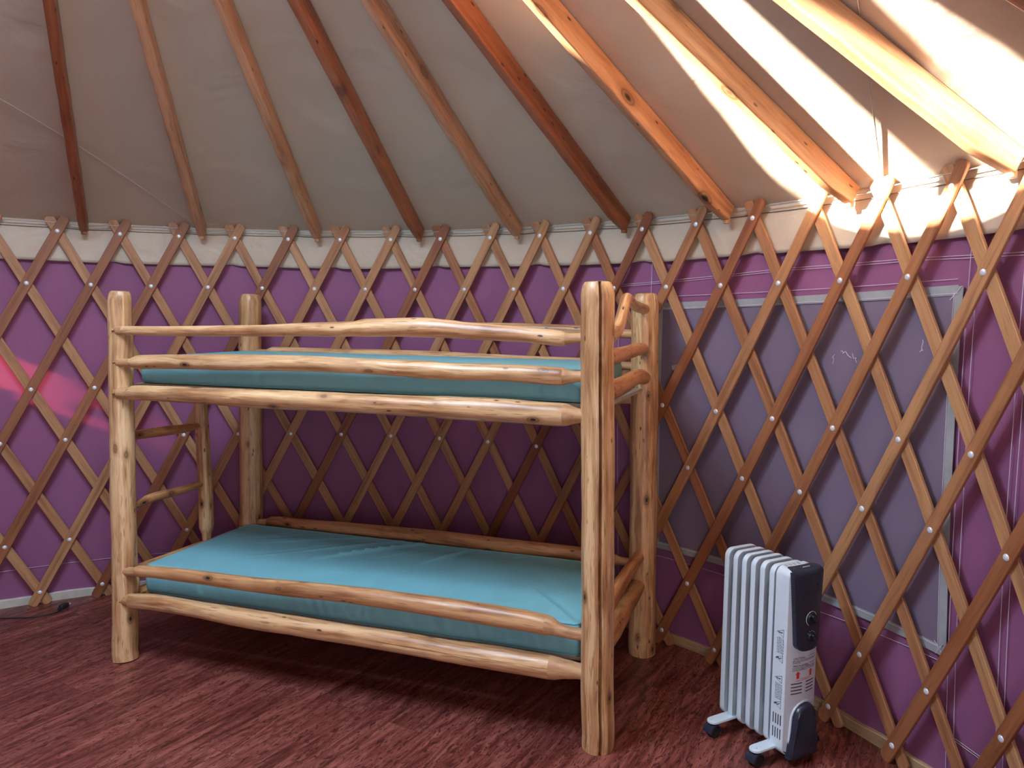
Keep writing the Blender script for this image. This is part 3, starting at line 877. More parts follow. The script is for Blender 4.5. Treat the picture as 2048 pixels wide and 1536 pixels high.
def build_bed():
    random.seed(21)
    root = empty('bunk_bed', (A + B + C + D) / 4)
    tag(root, 'peeled-log wooden bunk bed with a short ladder at its left end', 'bunk bed')
    inv = Matrix.Translation(-root.location)
    sd = [0]
    def lg(name, pts, tint=0.5, label=None, parent=None, cut=None, **kw):
        sd[0] += 1
        mb = log_mesh(pts, seed=sd[0], **kw)
        o = mb.build(name, M['log'], root if parent is None else parent, matrix=inv, sharp=50)
        if mb.second:
            o.data.materials.append(M['tenon'])
            for k in mb.second: o.data.polygons[k].material_index = 1
        o['tint'] = tint
        if label: o['label'] = label
        return o
    def post(P, T, r0, r1, **kw):
        n = 9; pts = []
        pts.append((P.copy(), r0 * 0.97))
        for i in range(0, n + 1):
            f = 0.012 + (0.975 - 0.012) * i / n
            pts.append((P.lerp(T, f) + Vector((0.0018 * vn(i * 1.3, r0 * 900), 0.0018 * vn(i * 1.1, r0 * 700), 0)), r0 + (r1 - r0) * f))
        pts.append((P.lerp(T, 0.993), r1 * 0.90))
        pts.append((P.lerp(T, 1.0), r1 * 0.76))
        o = lg('post', pts, **kw)
        # weathered sawn ends
        for (Q, rr_, dz_, up) in ((P, r0 * 0.97, 0.0, -1), (T, r1 * 0.745, 0.0006, 1)):
            if up < 0: continue
            mb = MB(); mb.lathe([(0.0001, 0.0014), (rr_ * 0.9, 0.0014), (rr_, 0.0)], Matrix.Translation(Q + Vector((0, 0, dz_))), n=28)
            e = mb.build('end_grain', M['end'], o, matrix=Matrix.Identity(4))
        return o
    # angle 0 = +x, PI/2 = +y seen from above (b may be flipped): cracks face the camera
    post(A, At, 0.0535, 0.0475, tint=0.55, bumps=((PI * 0.0 + 0.3, 0.34, 0.008, 0.03),), lump=0.03, label='front left corner post')
    post(B, Bt, 0.0575, 0.0560, tint=0.62, lump=0.025, cracks=((-PI / 2 + 0.07, 0.040, 0.115, -1, 9), ), label='front right corner post with a long drying crack')
    post(C, Ct, 0.0610, 0.0600, tint=0.60, lump=0.02, cracks=((-PI / 2 + 0.62, 0.010, 0.03, 0.55, 9),), label='rear right corner post')
    post(D, Dt, 0.0590, 0.0560, tint=0.5, lump=0.03, label='rear left corner post')
    def rail(name, P, Q, data, side=(0.0, 0.0), **kw):
        L_ = (Q - P).length
        return lg(name, [(on(P, Q, s, z, side[0] + (side[1] - side[0]) * s / L_), r) for s, z, r in data], **kw)
    rail('guard_rail', A, B, F1, side=(0.020, 0.0), turn=(0.066, 1.945), tint=0.42, lump=0.035, label='crooked top guard rail at the front', bumps=((PI / 2 * 3, 1.16, 0.004, 0.03), (PI, 1.25, 0.005, 0.025)))
    rail('guard_rail', A, B, F2, side=(0.020, 0.0), turn=(0.112, 1.940), tint=0.5, lump=0.03)
    rail('side_rail', A, B, F3, side=(0.020, 0.0), turn=(0.098, 1.940), tint=0.5, lump=0.025)
    rail('guard_rail', D, C, BG, tint=0.55, lump=0.04)
    rail('guard_rail', D, C, B2, turn=(0.13, 1.95), tint=0.55, lump=0.03)
    rail('side_rail', D, C, B3, turn=(0.11, 1.95), tint=0.45)
    rail('guard_rail', A, B, G1, side=(0.020, 0.0), turn=(0.10, 1.896), tint=0.25, lump=0.025)
    rail('side_rail', A, B, G2, side=(0.020, 0.0), turn=(0.07, 1.912), tint=0.4, lump=0.03, cracks=((-0.2, 0.004, 0.03, 1.2, 3.0),))
    rail('guard_rail', D, C, H1, turn=(0.12, 1.95), tint=0.15, lump=0.025)
    rail('side_rail', D, C, H2, turn=(0.1, 1.95), tint=0.2)
    # right end, between B and C
    rail('end_rail', B, C, [(0.02, 1.440, 0.024), (0.069, 1.446, 0.0262), (0.14, 1.458, 0.0262), (0.20, 1.476, 0.0242), (0.25, 1.505, 0.0225), (0.295, 1.545, 0.0215), (0.335, 1.578, 0.0215), (0.39, 1.578, 0.021), (0.463, 1.566, 0.0200), (0.60, 1.552, 0.0220), (0.694, 1.549, 0.0220), (0.79, 1.545, 0.021)], side=(0.0, -0.020), tint=0.40, lump=0.06, label='crooked branch rail at the right end')
    rail('end_rail', B, C, [(0.02, 1.370, 0.027), (0.122, 1.371, 0.0275), (0.392, 1.375, 0.027), (0.696, 1.378, 0.0262), (0.79, 1.376, 0.0255)], side=(0.0, -0.024), tint=0.05, lump=0.035)
    rail('end_rail', B, C, [(0.02, 1.254, 0.032), (0.133, 1.254, 0.0350), (0.35, 1.258, 0.0325), (0.55, 1.266, 0.0310), (0.720, 1.258, 0.0305), (0.79, 1.246, 0.029)], side=(0.0, -0.018), tint=0.05, lump=0.03)
    rail('end_rail', B, C, [(0.02, 0.470, 0.025), (0.21, 0.472, 0.030), (0.498, 0.466, 0.0275), (0.70, 0.458, 0.0265), (0.79, 0.457, 0.026)], side=(0.0, -0.020), tint=0.02, lump=0.03)
    rail('end_rail', B, C, [(0.02, 0.345, 0.034), (0.224, 0.342, 0.038), (0.513, 0.334, 0.036), (0.74, 0.325, 0.033), (0.79, 0.323, 0.032)], side=(0.0, -0.020), tint=0.02, lump=0.03)
    # left end, between A and D, with the ladder upright
    rail('end_rail', A, D, [(0.02, 0.365, 0.026), (0.1, 0.365, 0.033), (0.7, 0.362, 0.033), (0.79, 0.362, 0.026)], tint=0.1, lump=0.03)
    rail('end_rail', A, D, [(0.02, 0.262, 0.026), (0.1, 0.262, 0.033), (0.7, 0.262, 0.033), (0.79, 0.262, 0.026)], tint=0.1, lump=0.03)
    rail('end_rail', A, D, [(0.02, 1.160, 0.026), (0.1, 1.160, 0.032), (0.7, 1.160, 0.033), (0.79, 1.160, 0.026)], tint=0.2, lump=0.03)
    lad = [(on(A, D, 0.480, 1.155), 0.026), (on(A, D, 0.482, 1.07), 0.0310), (on(A, D, 0.490, 0.85), 0.0325), (on(A, D, 0.500, 0.62), 0.0340), (on(A, D, 0.500, 0.462), 0.0355), (on(A, D, 0.500, 0.452), 0.033), (on(A, D, 0.500, 0.425), 0.022), (on(A, D, 0.50, 0.372), 0.020)]
    lg('ladder_upright', lad, tint=0.6, lump=0.02)
    lg('rung', [(on(A, D, 0.02, 0.974), 0.018), (on(A, D, 0.092, 0.974), 0.0205), (on(A, D, 0.255, 0.969), 0.0225), (on(A, D, 0.40, 0.966), 0.019), (on(A, D, 0.420, 0.966), 0.0155), (on(A, D, 0.485, 0.967), 0.0150)], tint=0.0, lump=0.05)
    lg('rung', [(on(A, D, 0.02, 0.667), 0.0145), (on(A, D, 0.105, 0.669), 0.0150), (on(A, D, 0.135, 0.675), 0.0195), (on(A, D, 0.304, 0.676), 0.0195), (on(A, D, 0.43, 0.679), 0.0175), (on(A, D, 0.455, 0.680), 0.0150), (on(A, D, 0.495, 0.680), 0.0145)], tint=0.1, lump=0.05)
    # decks
    e = (B - A).normalized(); n = (C - B).normalized()
    rot = Matrix((e, n, Vector((0, 0, 1)))).transposed()
    for z, ty, tx in ((1.199, 0.70, 2.03), (0.2785, 0.68, 1.93)):
        mb = MB()
        c = (A + B + C + D) / 4
        mb.box(Vector((c.x, c.y, z)) + e * 0.012, (tx, ty, 0.014), rot=rot, bev=0.001)
        o = mb.build('deck', M['ply'], root, matrix=inv)
    return root
BED = build_bed()

# ------------------------------------------------------------------ mattresses
def build_mattress(z0, h, label, s0, s1, creases, seed):
    e = (B - A).normalized(); n = (C - B).normalized(); n = (n - e * n.dot(e)).normalized()
    w = 0.715; y0 = 0.052
    org = A + e * s0 + n * (y0 + w / 2); org.z = z0
    Lm = s1 - s0
    ns, rc = 300, 0.020
    # cross-section, perimeter points (y, z)
    sec = []
    def arc(cy, cz, a0):
        for q in range(6):
            a = a0 + PI / 2 * q / 5
            sec.append((cy + rc * math.cos(a), cz + rc * math.sin(a)))
    def line(p, q, k):
        for i in range(1, k): sec.append((p[0] + (q[0] - p[0]) * i / k, p[1] + (q[1] - p[1]) * i / k))
    hw = w / 2
    arc(hw - rc, h - rc, 0); line((hw - rc, h), (-hw + rc, h), 96)
    arc(-hw + rc, h - rc, PI / 2); line((-hw, h - rc), (-hw, rc), 10)
    arc(-hw + rc, rc, PI); line((-hw + rc, 0), (hw - rc, 0), 14)
    arc(hw - rc, rc, 3 * PI / 2); line((hw, rc), (hw, h - rc), 8)
    mb = MB(); rings = []
    xs = []
    for i in range(7):
        a = PI / 2 * i / 6; xs.append((rc * (1 - math.cos(a)), rc * (1 - math.sin(a))))
    xs[0] = (0.0, rc)
    st = xs + [(rc + (Lm - 2 * rc) * i / ns, 0.0) for i in range(1, ns)] + [(Lm - a, b) for a, b in reversed(xs)]
    for x, ins in st:
        ring = []
        for (y, z) in sec:
            yy = y * (hw - ins) / hw; zz = h / 2 + (z - h / 2) * (h / 2 - ins) / (h / 2)
            dz = dy = 0
            u = (y + hw) / w
            if z > h * 0.6:
                edge = min(1, min(x, Lm - x) / 0.12) * min(1, min(y + hw, hw - y) / 0.06)
                edge = max(0, edge)
                dz += 0.004 * vn2(x * 2.1, y * 3, seed) * edge
                for (xa, ya, xb, yb, dep, wd_) in creases:
                    # distance to the crease segment
                    vx, vy = xb - xa, yb - ya; L2_ = vx * vx + vy * vy
                    t = max(0, min(1, ((x - xa) * vx + (y - ya) * vy) / L2_))
                    dx_, dy_ = x - xa - t * vx, y - ya - t * vy
                    dd = math.hypot(dx_, dy_)
                    side = (dx_ * vy - dy_ * vx)
                    fade = math.sin(PI * min(1, max(0, 0.12 + 0.88 * t))) ** 0.5 if t < 1 else 0
                    dz += dep * math.exp(-(dd / wd_) ** 2) * (1 if side > 0 else 0.55) * fade - dep * 0.7 * math.exp(-((dd - wd_ * 1.6) / wd_) ** 2) * fade * (1 if side > 0 else 0)
            if abs(y) > hw - rc * 0.6:
                k = math.sin(PI * min(1, max(0, z / h)))
                sg = 1 if y > 0 else -1
                dy += sg * (0.006 * k * vn(x * 17 + 1.2 * vn(z * 25, seed), seed + 2) ** 5 + 0.0040 * k + 0.0022 * k * vn(x * 43 + z * 14, seed + 4) * max(0, vn(x * 2.3, seed + 6) + 0.3))
            ring.append(mb.add((x - Lm / 2, yy + dy, zz + dz)))
        rings.append(ring)
    mb.loops(rings)
    o = mb.build('mattress', M['teal'], sharp=60)
    o.location = org + e * (Lm / 2)
    o.rotation_euler = (0, 0, math.atan2(e.y, e.x))
    tag(o, label, 'mattress', 'blue bunk mattresses')
    # piping along the top and bottom edges of the front and right side
    for z in (h - 0.004, 0.006):
        mbp = MB(); P = []
        inset = 0.004
        cor = [(-Lm / 2 + rc, -hw + inset), (Lm / 2 - rc, -hw + inset), (Lm / 2 - inset, -hw + rc), (Lm / 2 - inset, hw - rc), (Lm / 2 - rc, hw - inset), (-Lm / 2 + rc, hw - inset), (-Lm / 2 + inset, hw - rc), (-Lm / 2 + inset, -hw + rc), (-Lm / 2 + rc, -hw + inset)]
        for (a, b) in zip(cor[:-1], cor[1:]):
            k = max(2, int(math.hypot(a[0] - b[0], a[1] - b[1]) / 0.05))
            for i in range(k): P.append((a[0] + (b[0] - a[0]) * i / k, a[1] + (b[1] - a[1]) * i / k, z))
        P.append(P[0])
        tube(mbp, P, 0.0028, 6)
        mbp.build('piping', M['teal'], o)
    return o
CR = [(1.02, 0.33, 0.62, -0.05, 0.020, 0.012), (0.90, 0.34, 0.50, 0.02, 0.011, 0.012), (0.72, 0.34, 0.25, 0.08, 0.009, 0.013), (1.26, 0.33, 1.12, 0.05, 0.016, 0.012),
      (0.50, 0.33, 0.10, 0.12, 0.005, 0.012), (1.10, 0.34, 0.85, 0.0, 0.006, 0.009), (1.36, 0.32, 1.26, 0.12, 0.007, 0.010), (0.80, 0.30, 0.35, -0.10, 0.004, 0.014), (1.90, -0.33, 1.66, -0.05, 0.0035, 0.018), (1.55, 0.33, 1.42, 0.1, 0.004, 0.012), (0.96, 0.34, 0.70, 0.10, 0.005, 0.008), (1.16, 0.34, 1.0, 0.12, 0.005, 0.008)]
build_mattress(0.2870, 0.126, 'blue mattress on the lower bunk, half in the shade of the bunk above', 0.066, 2.008, CR, 3)
build_mattress(1.2075, 0.114, 'blue mattress on the upper bunk, seen edge-on between the guard rails', 0.072, 2.015, [(1.2, 0.3, 0.8, 0.0, 0.003, 0.015)], 6)

# ------------------------------------------------------------------ oil heater
M['white'] = flat_mat('white_enamel', (0.70, 0.79, 0.86), rough=0.32, noise=0.02)
M['navy'] = flat_mat('dark_blue_plastic', (0.028, 0.034, 0.055), rough=0.28, noise=0.1)
M['black'] = flat_mat('black_rubber', (0.018, 0.018, 0.02), rough=0.5, noise=0.2)
M['ink'] = flat_mat('dark_print', (0.03, 0.03, 0.05), rough=0.6)
M['red'] = flat_mat('red_print', (0.75, 0.05, 0.03), rough=0.6)
M['dialwhite'] = flat_mat('pale_print', (0.75, 0.76, 0.80), rough=0.5)

def rrect(hw, hh, r, n=6, cx=0, cz=0):
    out = []
    for (x, z, a0) in ((hw - r, hh - r, 0), (-hw + r, hh - r, PI / 2), (-hw + r, -hh + r, PI), (hw - r, -hh + r, 3 * PI / 2)):
        for q in range(n + 1):
            a = a0 + PI / 2 * q / n
            out.append((cx + x + r * math.cos(a), cz + z + r * math.sin(a)))
    return out

def text_mesh(txt, size, mat, name, parent, M4, align='LEFT'):
    cu = bpy.data.curves.new(name, 'FONT'); cu.body = txt; cu.size = size; cu.align_x = align
    cu.extrude = 0.0001
    o = bpy.data.objects.new(name, cu); COL.objects.link(o)
    dg = bpy.context.evaluated_depsgraph_get()
    me = bpy.data.meshes.new_from_object(o.evaluated_get(dg))
    COL.objects.unlink(o); bpy.data.objects.remove(o)
    me.materials.clear(); me.materials.append(mat)
    r = bpy.data.objects.new(name, me); COL.objects.link(r)
    r.parent = parent; r.matrix_local = M4
    return r

def build_heater():
    random.seed(7)
    W = 0.150; HT = 0.678; ZB = 0.034
    root = empty('oil_heater', (0.991, 2.499, 0), math.radians(28.15))
    tag(root, 'white oil-filled radiator heater with dark control panel, standing on the floor by the window wall', 'heater')
    hw = W / 2; BUL = 0.014; DEP = 0.052
    yf = lambda x: -BUL * (1 - (x / hw) ** 2)
    # --- front housing: rounded top, bulging front
    mb = MB()
    outer = rrect(hw, (HT - ZB) / 2, 0.026, 8, 0, (HT + ZB) / 2)
    outer2 = []
    # resample top and bottom so the front can bulge
    for i, p in enumerate(outer):
        q = outer[(i + 1) % len(outer)]
        outer2.append(p)
        if abs(p[0] - q[0]) > 0.05:
            for k in range(1, 12): outer2.append((p[0] + (q[0] - p[0]) * k / 12, p[1] + (q[1] - p[1]) * k / 12))
        elif abs(p[1] - q[1]) > 0.2:
            for k in range(1, 24): outer2.append((p[0] + (q[0] - p[0]) * k / 24, p[1] + (q[1] - p[1]) * k / 24))
    cz = (HT + ZB) / 2
    rings = []
    for sc, dy, use in ((1.0, DEP, 0), (1.0, 0.010, 0), (0.998, 0.004, 1), (0.985, 0.0005, 1), (0.96, -0.0012, 1)):
        ring = []
        for x, z in outer2:
            xx = x * (1 - (1 - sc) * 1.0); zz = cz + (z - cz) * (1 - (1 - sc) * 0.26)
            ring.append(mb.add((xx, dy + (yf(xx) if use else yf(xx) * 0.0) , zz)))
        rings.append(ring)
    for a, b in zip(rings[:-1], rings[1:]):
        for k in range(len(a)): mb.face((a[k], a[(k + 1) % len(a)], b[(k + 1) % len(a)], b[k]))
    mb.face(tuple(reversed(rings[0])), True)
    # front sheet as a grid, following the bulge
    n = len(outer2)
    last = rings[-1]
    nx = 14
    hx = hw * 0.96; hz = (HT - ZB) / 2 * (1 - 0.04 * 0.26)
    r_ = 0.026
    grid = {}
    nzr = 40
    for k in range(nzr + 1):
        z = -hz + 2 * hz * k / nzr
        # width at this height
        lim = hx
        d = hz - abs(z)
        if d < r_: lim = hx - r_ + math.sqrt(max(0, r_ * r_ - (r_ - d) ** 2))
        for i in range(nx + 1):
            x = -lim + 2 * lim * i / nx
            grid[k, i] = mb.add((x, -0.0012 + yf(x), cz + z))
    for k in range(nzr):
        for i in range(nx): mb.face((grid[k, i], grid[k, i + 1], grid[k + 1, i + 1], grid[k + 1, i]))
    mb.build('housing', M['white'], root, sharp=35)
    # --- slots and print on the front
    def on_front(x, z, d=0.0): return Vector((x, yf(x) - 0.0014 - d, z))
    def strip(mb, x0, x1, z, hgt, d=0.0004, slant=0.0, k=8):
        prev = None
        for i in range(k + 1):
            x = x0 + (x1 - x0) * i / k; zz = z + slant * (x - x0)
            a = mb.add(on_front(x, zz + hgt / 2, d)); b = mb.add(on_front(x, zz - hgt / 2, d))
            a2 = mb.add(on_front(x, zz + hgt / 2, -0.001)); b2 = mb.add(on_front(x, zz - hgt / 2, -0.001))
            if prev:
                mb.face((prev[0], a, b, prev[1])); mb.face((prev[0], prev[2], a2, a)); mb.face((prev[1], b, b2, prev[3]))
            prev = (a, b, a2, b2)
    mb = MB()
    for k in range(4):
        z = 0.284 - 0.0115 * k
        strip(mb, -0.052, -0.006, z, 0.0030)
        strip(mb, 0.012, 0.054, z, 0.0030)
    v = mb.build('vent', M['black'], root); v['label'] = 'dark slots in the front'
    def frot(x, z, d=0.0022):
        dydx = BUL * 2 * x / hw ** 2
        xa = Vector((1, dydx, 0)).normalized(); za = Vector((0, 0, 1)); ya = xa.cross(za)  # text plane x,z ; normal -y
        # text local x->xa, local y->z, local z -> outward
        m = Matrix((xa, za, xa.cross(za))).transposed().to_4x4()
        m.translation = on_front(x, z, d)
        return m
    text_mesh('CAUTION -', 0.0105, M['ink'], 'lettering', root, frot(-0.030, 0.3685, 0.0010) @ Matrix.Translation((-0.018, 0, 0)))
    text_mesh('PRECAUCIÓN -', 0.0105, M['ink'], 'lettering', root, frot(-0.024, 0.3425, 0.0010) @ Matrix.Translation((-0.024, 0, 0)))
    mb = MB()
    def fine(x0, x1, z, h=0.0017):
        x = x0
        while x < x1:
            w = random.uniform(0.003, 0.009); w = min(w, x1 - x)
            strip(mb, x, x + w, z, h * random.uniform(0.7, 1.1), d=0.0002, k=2)
            x += w + 0.0018
    fine(0.016, 0.062, 0.3725); fine(-0.048, 0.062, 0.3640); fine(-0.048, 0.060, 0.3600); fine(-0.048, -0.018, 0.3560)
    fine(0.030, 0.060, 0.3465); fine(-0.048, 0.060, 0.3380); fine(-0.048, 0.060, 0.3340); fine(-0.048, 0.058, 0.3300)
    t = mb.build('fine_print', M['ink'], root); t['label'] = 'lines of small dark print'
    for x in (-0.026, 0.036):
        mb = MB()
        strip(mb, x - 0.0055, x + 0.0055, 0.3085, 0.016, d=0.0003, k=3)
        a = mb.add(on_front(x - 0.0105, 0.3160, 0.0003)); b = mb.add(on_front(x + 0.0105, 0.3160, 0.0003)); c = mb.add(on_front(x, 0.3265, 0.0003))
        mb.face((a, b, c))
        t = mb.build('arrow', M['red'], root); t['label'] = 'red arrow pointing up'
    mb = MB(); fine(-0.016, 0.030, 0.2985, 0.0018); fine(-0.034, 0.042, 0.2935, 0.0018)
    t = mb.build('fine_print', M['red'], root); t['label'] = 'line of small red print'
    # --- dark control panel, standing proud and wrapping over the top
    mb = MB()
    PR = 0.014
    outline = []
    # half width by height
    def half(z):
        t = (z - 0.405) / (0.663 - 0.405)
        return 0.050 + 0.0195 * min(1, max(0, t))
    zs = [0.663 - (0.663 - 0.43) * i / 26 for i in range(27)] + [0.43 - 0.028 * math.sin(PI / 2 * i / 8) for i in range(1, 9)]
    hs = [half(z) for z in zs[:27]] + [half(0.43) * math.cos(PI / 2 * (i / 8)) ** 0.55 if i < 8 else half(0.43) * 0.30 for i in range(1, 9)]
    rows = []
    nx = 16
    # top wrap: goes back over the top surface
    wrap = [(0.026, HT + 0.0035, 0.056), (0.008, HT + 0.0040, 0.062), (-0.006, HT + 0.0015, 0.066), (-0.016, HT - 0.006, 0.069)]
    for (y, z, h) in wrap:
        rows.append([(-h + 2 * h * i / nx, y + (yf(-h + 2 * h * i / nx) * (0.5 if y > 0.02 else 1.0)), z) for i in range(nx + 1)])
    for z, h in zip(zs, hs):
        prt = PR + 0.004
        row = []
        for i in range(nx + 1):
            x = -h + 2 * h * i / nx
            row.append((x, yf(x) - prt, z))
        rows.append(row)
    ids = [[mb.add(p) for p in row] for row in rows]
    for a, b in zip(ids[:-1], ids[1:]):
        for i in range(nx): mb.face((a[i], a[i + 1], b[i + 1], b[i]))
    # sides back to the housing, ribbed on the flanks
    for side in (0, nx):
        back = []
        for ri, row in enumerate(rows):
            x, y, z = row[side]
            if ri < 4: back.append(mb.add((x, y, HT - 0.008)) if ri < 3 else mb.add((x, yf(x) + 0.001, z)))
            else: back.append(mb.add((x, yf(max(-hw, min(hw, x))) + 0.001, z)))
        for ri in range(len(rows) - 1):
            mb.face((ids[ri][side], ids[ri + 1][side], back[ri + 1], back[ri]))
    last = [mb.add((x, yf(x) + 0.001, z)) for x, y, z in rows[-1]]
    for i in range(nx): mb.face((ids[-1][i], ids[-1][i + 1], last[i + 1], last[i]))
    panel = mb.build('control_panel', M['navy'], root, sharp=45)
    mb = MB()
    for k in range(13):
        z = 0.628 - 0.0078 * k
        x = -half(z) - 0.0008
        mb.box((x, yf(x) - 0.010, z), (0.0022, 0.014, 0.0032), bev=0.0007)
    mb.build('rib', M['navy'], panel)
    # dial, knobs, lamps
    def pan(x, z, d=0.0): return Vector((x, yf(x) - 0.0182 - d, z))
    RY = Matrix.Rotation(PI / 2, 4, 'X')
    mb = MB()
    P = []
    for k in range(34):
        a = math.radians(-58 + 296 * k / 33)
        P.append(pan(0.006 + 0.0245 * math.cos(a), 0.5115 + 0.0245 * math.sin(a), 0.0004))
    tube(mb, P, 0.0011, 6)
    d = mb.build('dial_ring', M['dialwhite'], panel); d['label'] = 'white ring around the thermostat knob'
    for (x, z, r, nm) in ((0.006, 0.5115, 0.0205, 'knob'), (0.008, 0.4480, 0.0165, 'knob')):
        mb = MB()
        mb.lathe([(r, 0), (r, 0.004), (r * 0.92, 0.0075), (0.0001, 0.008)], Matrix.Translation(pan(x, z, -0.001)) @ RY, n=28)
        kb = mb.build(nm, M['black'], panel)
        mb = MB()
        mb.box(pan(x, z, 0.012), (0.0075, 0.011, r * 1.75), rot=Matrix.Rotation(math.radians(-35), 3, 'Y'), bev=0.002)
        mb.build('grip', M['navy'], kb)
    mb = MB(); P = []
    for k in range(7):
        a = math.radians(-40 + 30 * k)
        q = pan(0.008 + 0.0205 * math.cos(a), 0.4480 + 0.0205 * math.sin(a), 0.0003)
        mb.box(q, (0.0022, 0.0008, 0.0022))
    mb.build('marking', M['dialwhite'], panel)
    for x, z in ((-0.018, 0.622), (0.032, 0.622)):
        mb = MB(); mb.lathe([(0.0042, 0), (0.0040, 0.0022), (0.002, 0.0038), (0.0001, 0.0042)], Matrix.Translation(pan(x, z, -0.0005)) @ RY, n=16)
        mb.build('indicator_lamp', M['black'], panel)
    # smile-shaped groove under the lamps
    mb = MB(); P = []
    for k in range(12):
        a = math.radians(200 + 140 * k / 11)
        P.append(pan(0.008 + 0.034 * math.cos(a), 0.622 + 0.026 * math.sin(a), 0.0001))
    tube(mb, P, 0.0008, 6); mb.build('groove', M['black'], panel)
    mb = MB()
    for k in range(5): mb.box((-0.012 + 0.007 * k, -0.004, HT + 0.0042), (0.0045, 0.004, 0.0008))
    mb.build('marking', M['dialwhite'], panel)
    # --- dark cord wrap at the bottom front
    mb = MB()
    def D_out(k, s):
        hh = 0.0775
        pts = []
        for q in range(13):
            a = PI * q / 12
            pts.append((0.046 * math.cos(a) * (1.0), 0.145 + 0.062 * math.sin(a) ** 0.8 if 0 < q < 12 else 0.145))
        pts += [(-0.058, 0.07), (-0.061, 0.030), (-0.054, 0.024), (0.054, 0.024), (0.061, 0.030), (0.058, 0.07)]
        cx, cz_ = 0.0, 0.115
        return [(0.007 + cx + (x * 1.06 - cx) * s, cz_ + (z - cz_) * s) for x, z in pts]
    rings = []
    for y, s in ((0.0, 1.0), (-0.012, 1.0), (-0.022, 0.97), (-0.027, 0.90)):
        rings.append([mb.add((x, y + yf(x) * 0.6, z)) for x, z in D_out(0, s * 1.05)])
    mb.loops(rings)
    cw = mb.build('cord_wrap', M['navy'], root, sharp=45)
    mb = MB()
    P = [(0.030 * 1.0 + 0.020 * math.sin(a), -0.034, 0.125 - 0.075 * math.cos(a)) for a in [PI * 0.05 + PI * 0.75 * k / 14 for k in range(15)]]
    tube(mb, [(x, y, z) for x, y, z in P], 0.0009, 6); mb.build('groove', M['navy'], cw)
    # raised lip around it on the white housing
    mb = MB()
    P = [(x * 1.13, -0.004 + yf(min(hw, abs(x * 1.13))) * 0.8, 0.115 + (z - 0.115) * 1.10) for x, z in D_out(0, 1.0)[:13]]
    P = [(P[0][0] + 0.006, P[0][1], 0.06)] + P + [(P[-1][0] - 0.006, P[-1][1], 0.06)]
    tube(mb, P, 0.004, 8); mb.build('lip', M['white'], root)
    # --- left flank: warning print and slots
    XL = -hw - 0.0004
    mb = MB()
    for zc in (0.155, 0.106):
        for k in range(4): mb.box((XL, 0.008 + 0.0105 * k, zc), (0.0014, 0.0030, 0.036))
    v = mb.build('vent', M['black'], root); v['label'] = 'dark slots in the side'
    for (zcs, za, zb) in (((0.455, 0.365), 0.385, 0.440), ((0.295, 0.205), 0.225, 0.280)):
        mb = MB()
        for zc in zcs:
            tri = [(0.010, zc - 0.010), (0.010, zc + 0.016), (0.038, zc + 0.003)]
            for a, b in zip(tri, tri[1:] + tri[:1]):
                tube(mb, [(XL, a[0], a[1]), (XL, b[0], b[1])], 0.0007, 4)
            tube(mb, [(XL, 0.015, zc + 0.007), (XL, 0.025, zc + 0.001), (XL, 0.028, zc + 0.006), (XL, 0.038, zc)] if zc in (0.365, 0.205) else [(XL, 0.015, zc + 0.004), (XL, 0.031, zc + 0.003)], 0.0017, 5)
        for k in range(5):
            z = za
            while z < zb:
                l = random.uniform(0.004, 0.010); l = min(l, zb - z + 0.001)
                mb.box((XL, 0.010 + 0.006 * k, z + l / 2), (0.0006, 0.0016, l)); z += l + 0.002
        t = mb.build('warning_print', M['ink'], root); t['label'] = 'warning triangles and small print up the side'
    # print on the top
    mb = MB()
    for k in range(2):
        for i in range(4): mb.box((-0.042 + 0.020 * i, 0.038 + 0.007 * k, HT + 0.0003), (0.010, 0.0014, 0.0006))
    mb.build('fine_print', M['ink'], root)
    # --- fins
    FH0, FH1 = 0.046, HT - 0.003
    fin = None
    for k in range(6):
        yc = DEP + 0.021 + 0.0425 * k
        if fin is None:
            mb = MB()
            cz_ = (FH0 + FH1) / 2; hh = (FH1 - FH0) / 2; fw = hw * 0.985
            out = rrect(fw, hh, 0.030, 8, 0, cz_)
            # closed profile from front rim to back rim
            rings = []
            for dy, s in ((-0.0150, 0.90), (-0.0172, 0.955), (-0.0165, 0.985), (-0.008, 1.0), (0.008, 1.0), (0.0165, 0.985), (0.0172, 0.955), (0.0150, 0.90)):
                pr = []
                for x, z in out:
                    ins = fw * (1 - s)
                    sx = (fw - ins) / fw; sz = (hh - ins) / hh
                    pr.append(mb.add((x * sx, dy * 0.62, cz_ + (z - cz_) * sz)))
                rings.append(pr)
            # thin sheet inside the rim
            for dy in (0.004, -0.004):
                pass
            mb.loops(rings, False, False)
            inner = []
            for dy in (-0.0030, 0.0030):
                inner.append([mb.add((x * 0.80, dy, cz_ + (z - cz_) * 0.955)) for x, z in out])
            nn = len(out)
            for q in range(nn):
                mb.face((rings[0][q], inner[0][q], inner[0][(q + 1) % nn], rings[0][(q + 1) % nn]))
                mb.face((rings[-1][q], rings[-1][(q + 1) % nn], inner[1][(q + 1) % nn], inner[1][q]))
            mb.face(tuple(inner[0])); mb.face(tuple(reversed(inner[1])))
            fin = mb.build('fin', M['white'], root, sharp=35)
            fo = fin
        else:
            fo = fin.copy(); COL.objects.link(fo); fo.parent = root
        fo.location = (0, yc, 0)
    # oil tubes joining the fins, top and bottom
    for z in (0.60, 0.115):
        mb = MB()
        prof = []
        for k in range(7):
            y = DEP + 0.0425 * k
            prof += [(0.024, y - 0.006 if k else y - 0.002), (0.018, y), (0.024, y + 0.006)]
        P = prof[1:-2]
        mb.lathe([(r, y) for r, y in P], Matrix.Translation((0, 0, z)) @ Matrix.Rotation(-PI / 2, 4, 'X'), n=20)
        mb.build('oil_tube', M['white'], root)
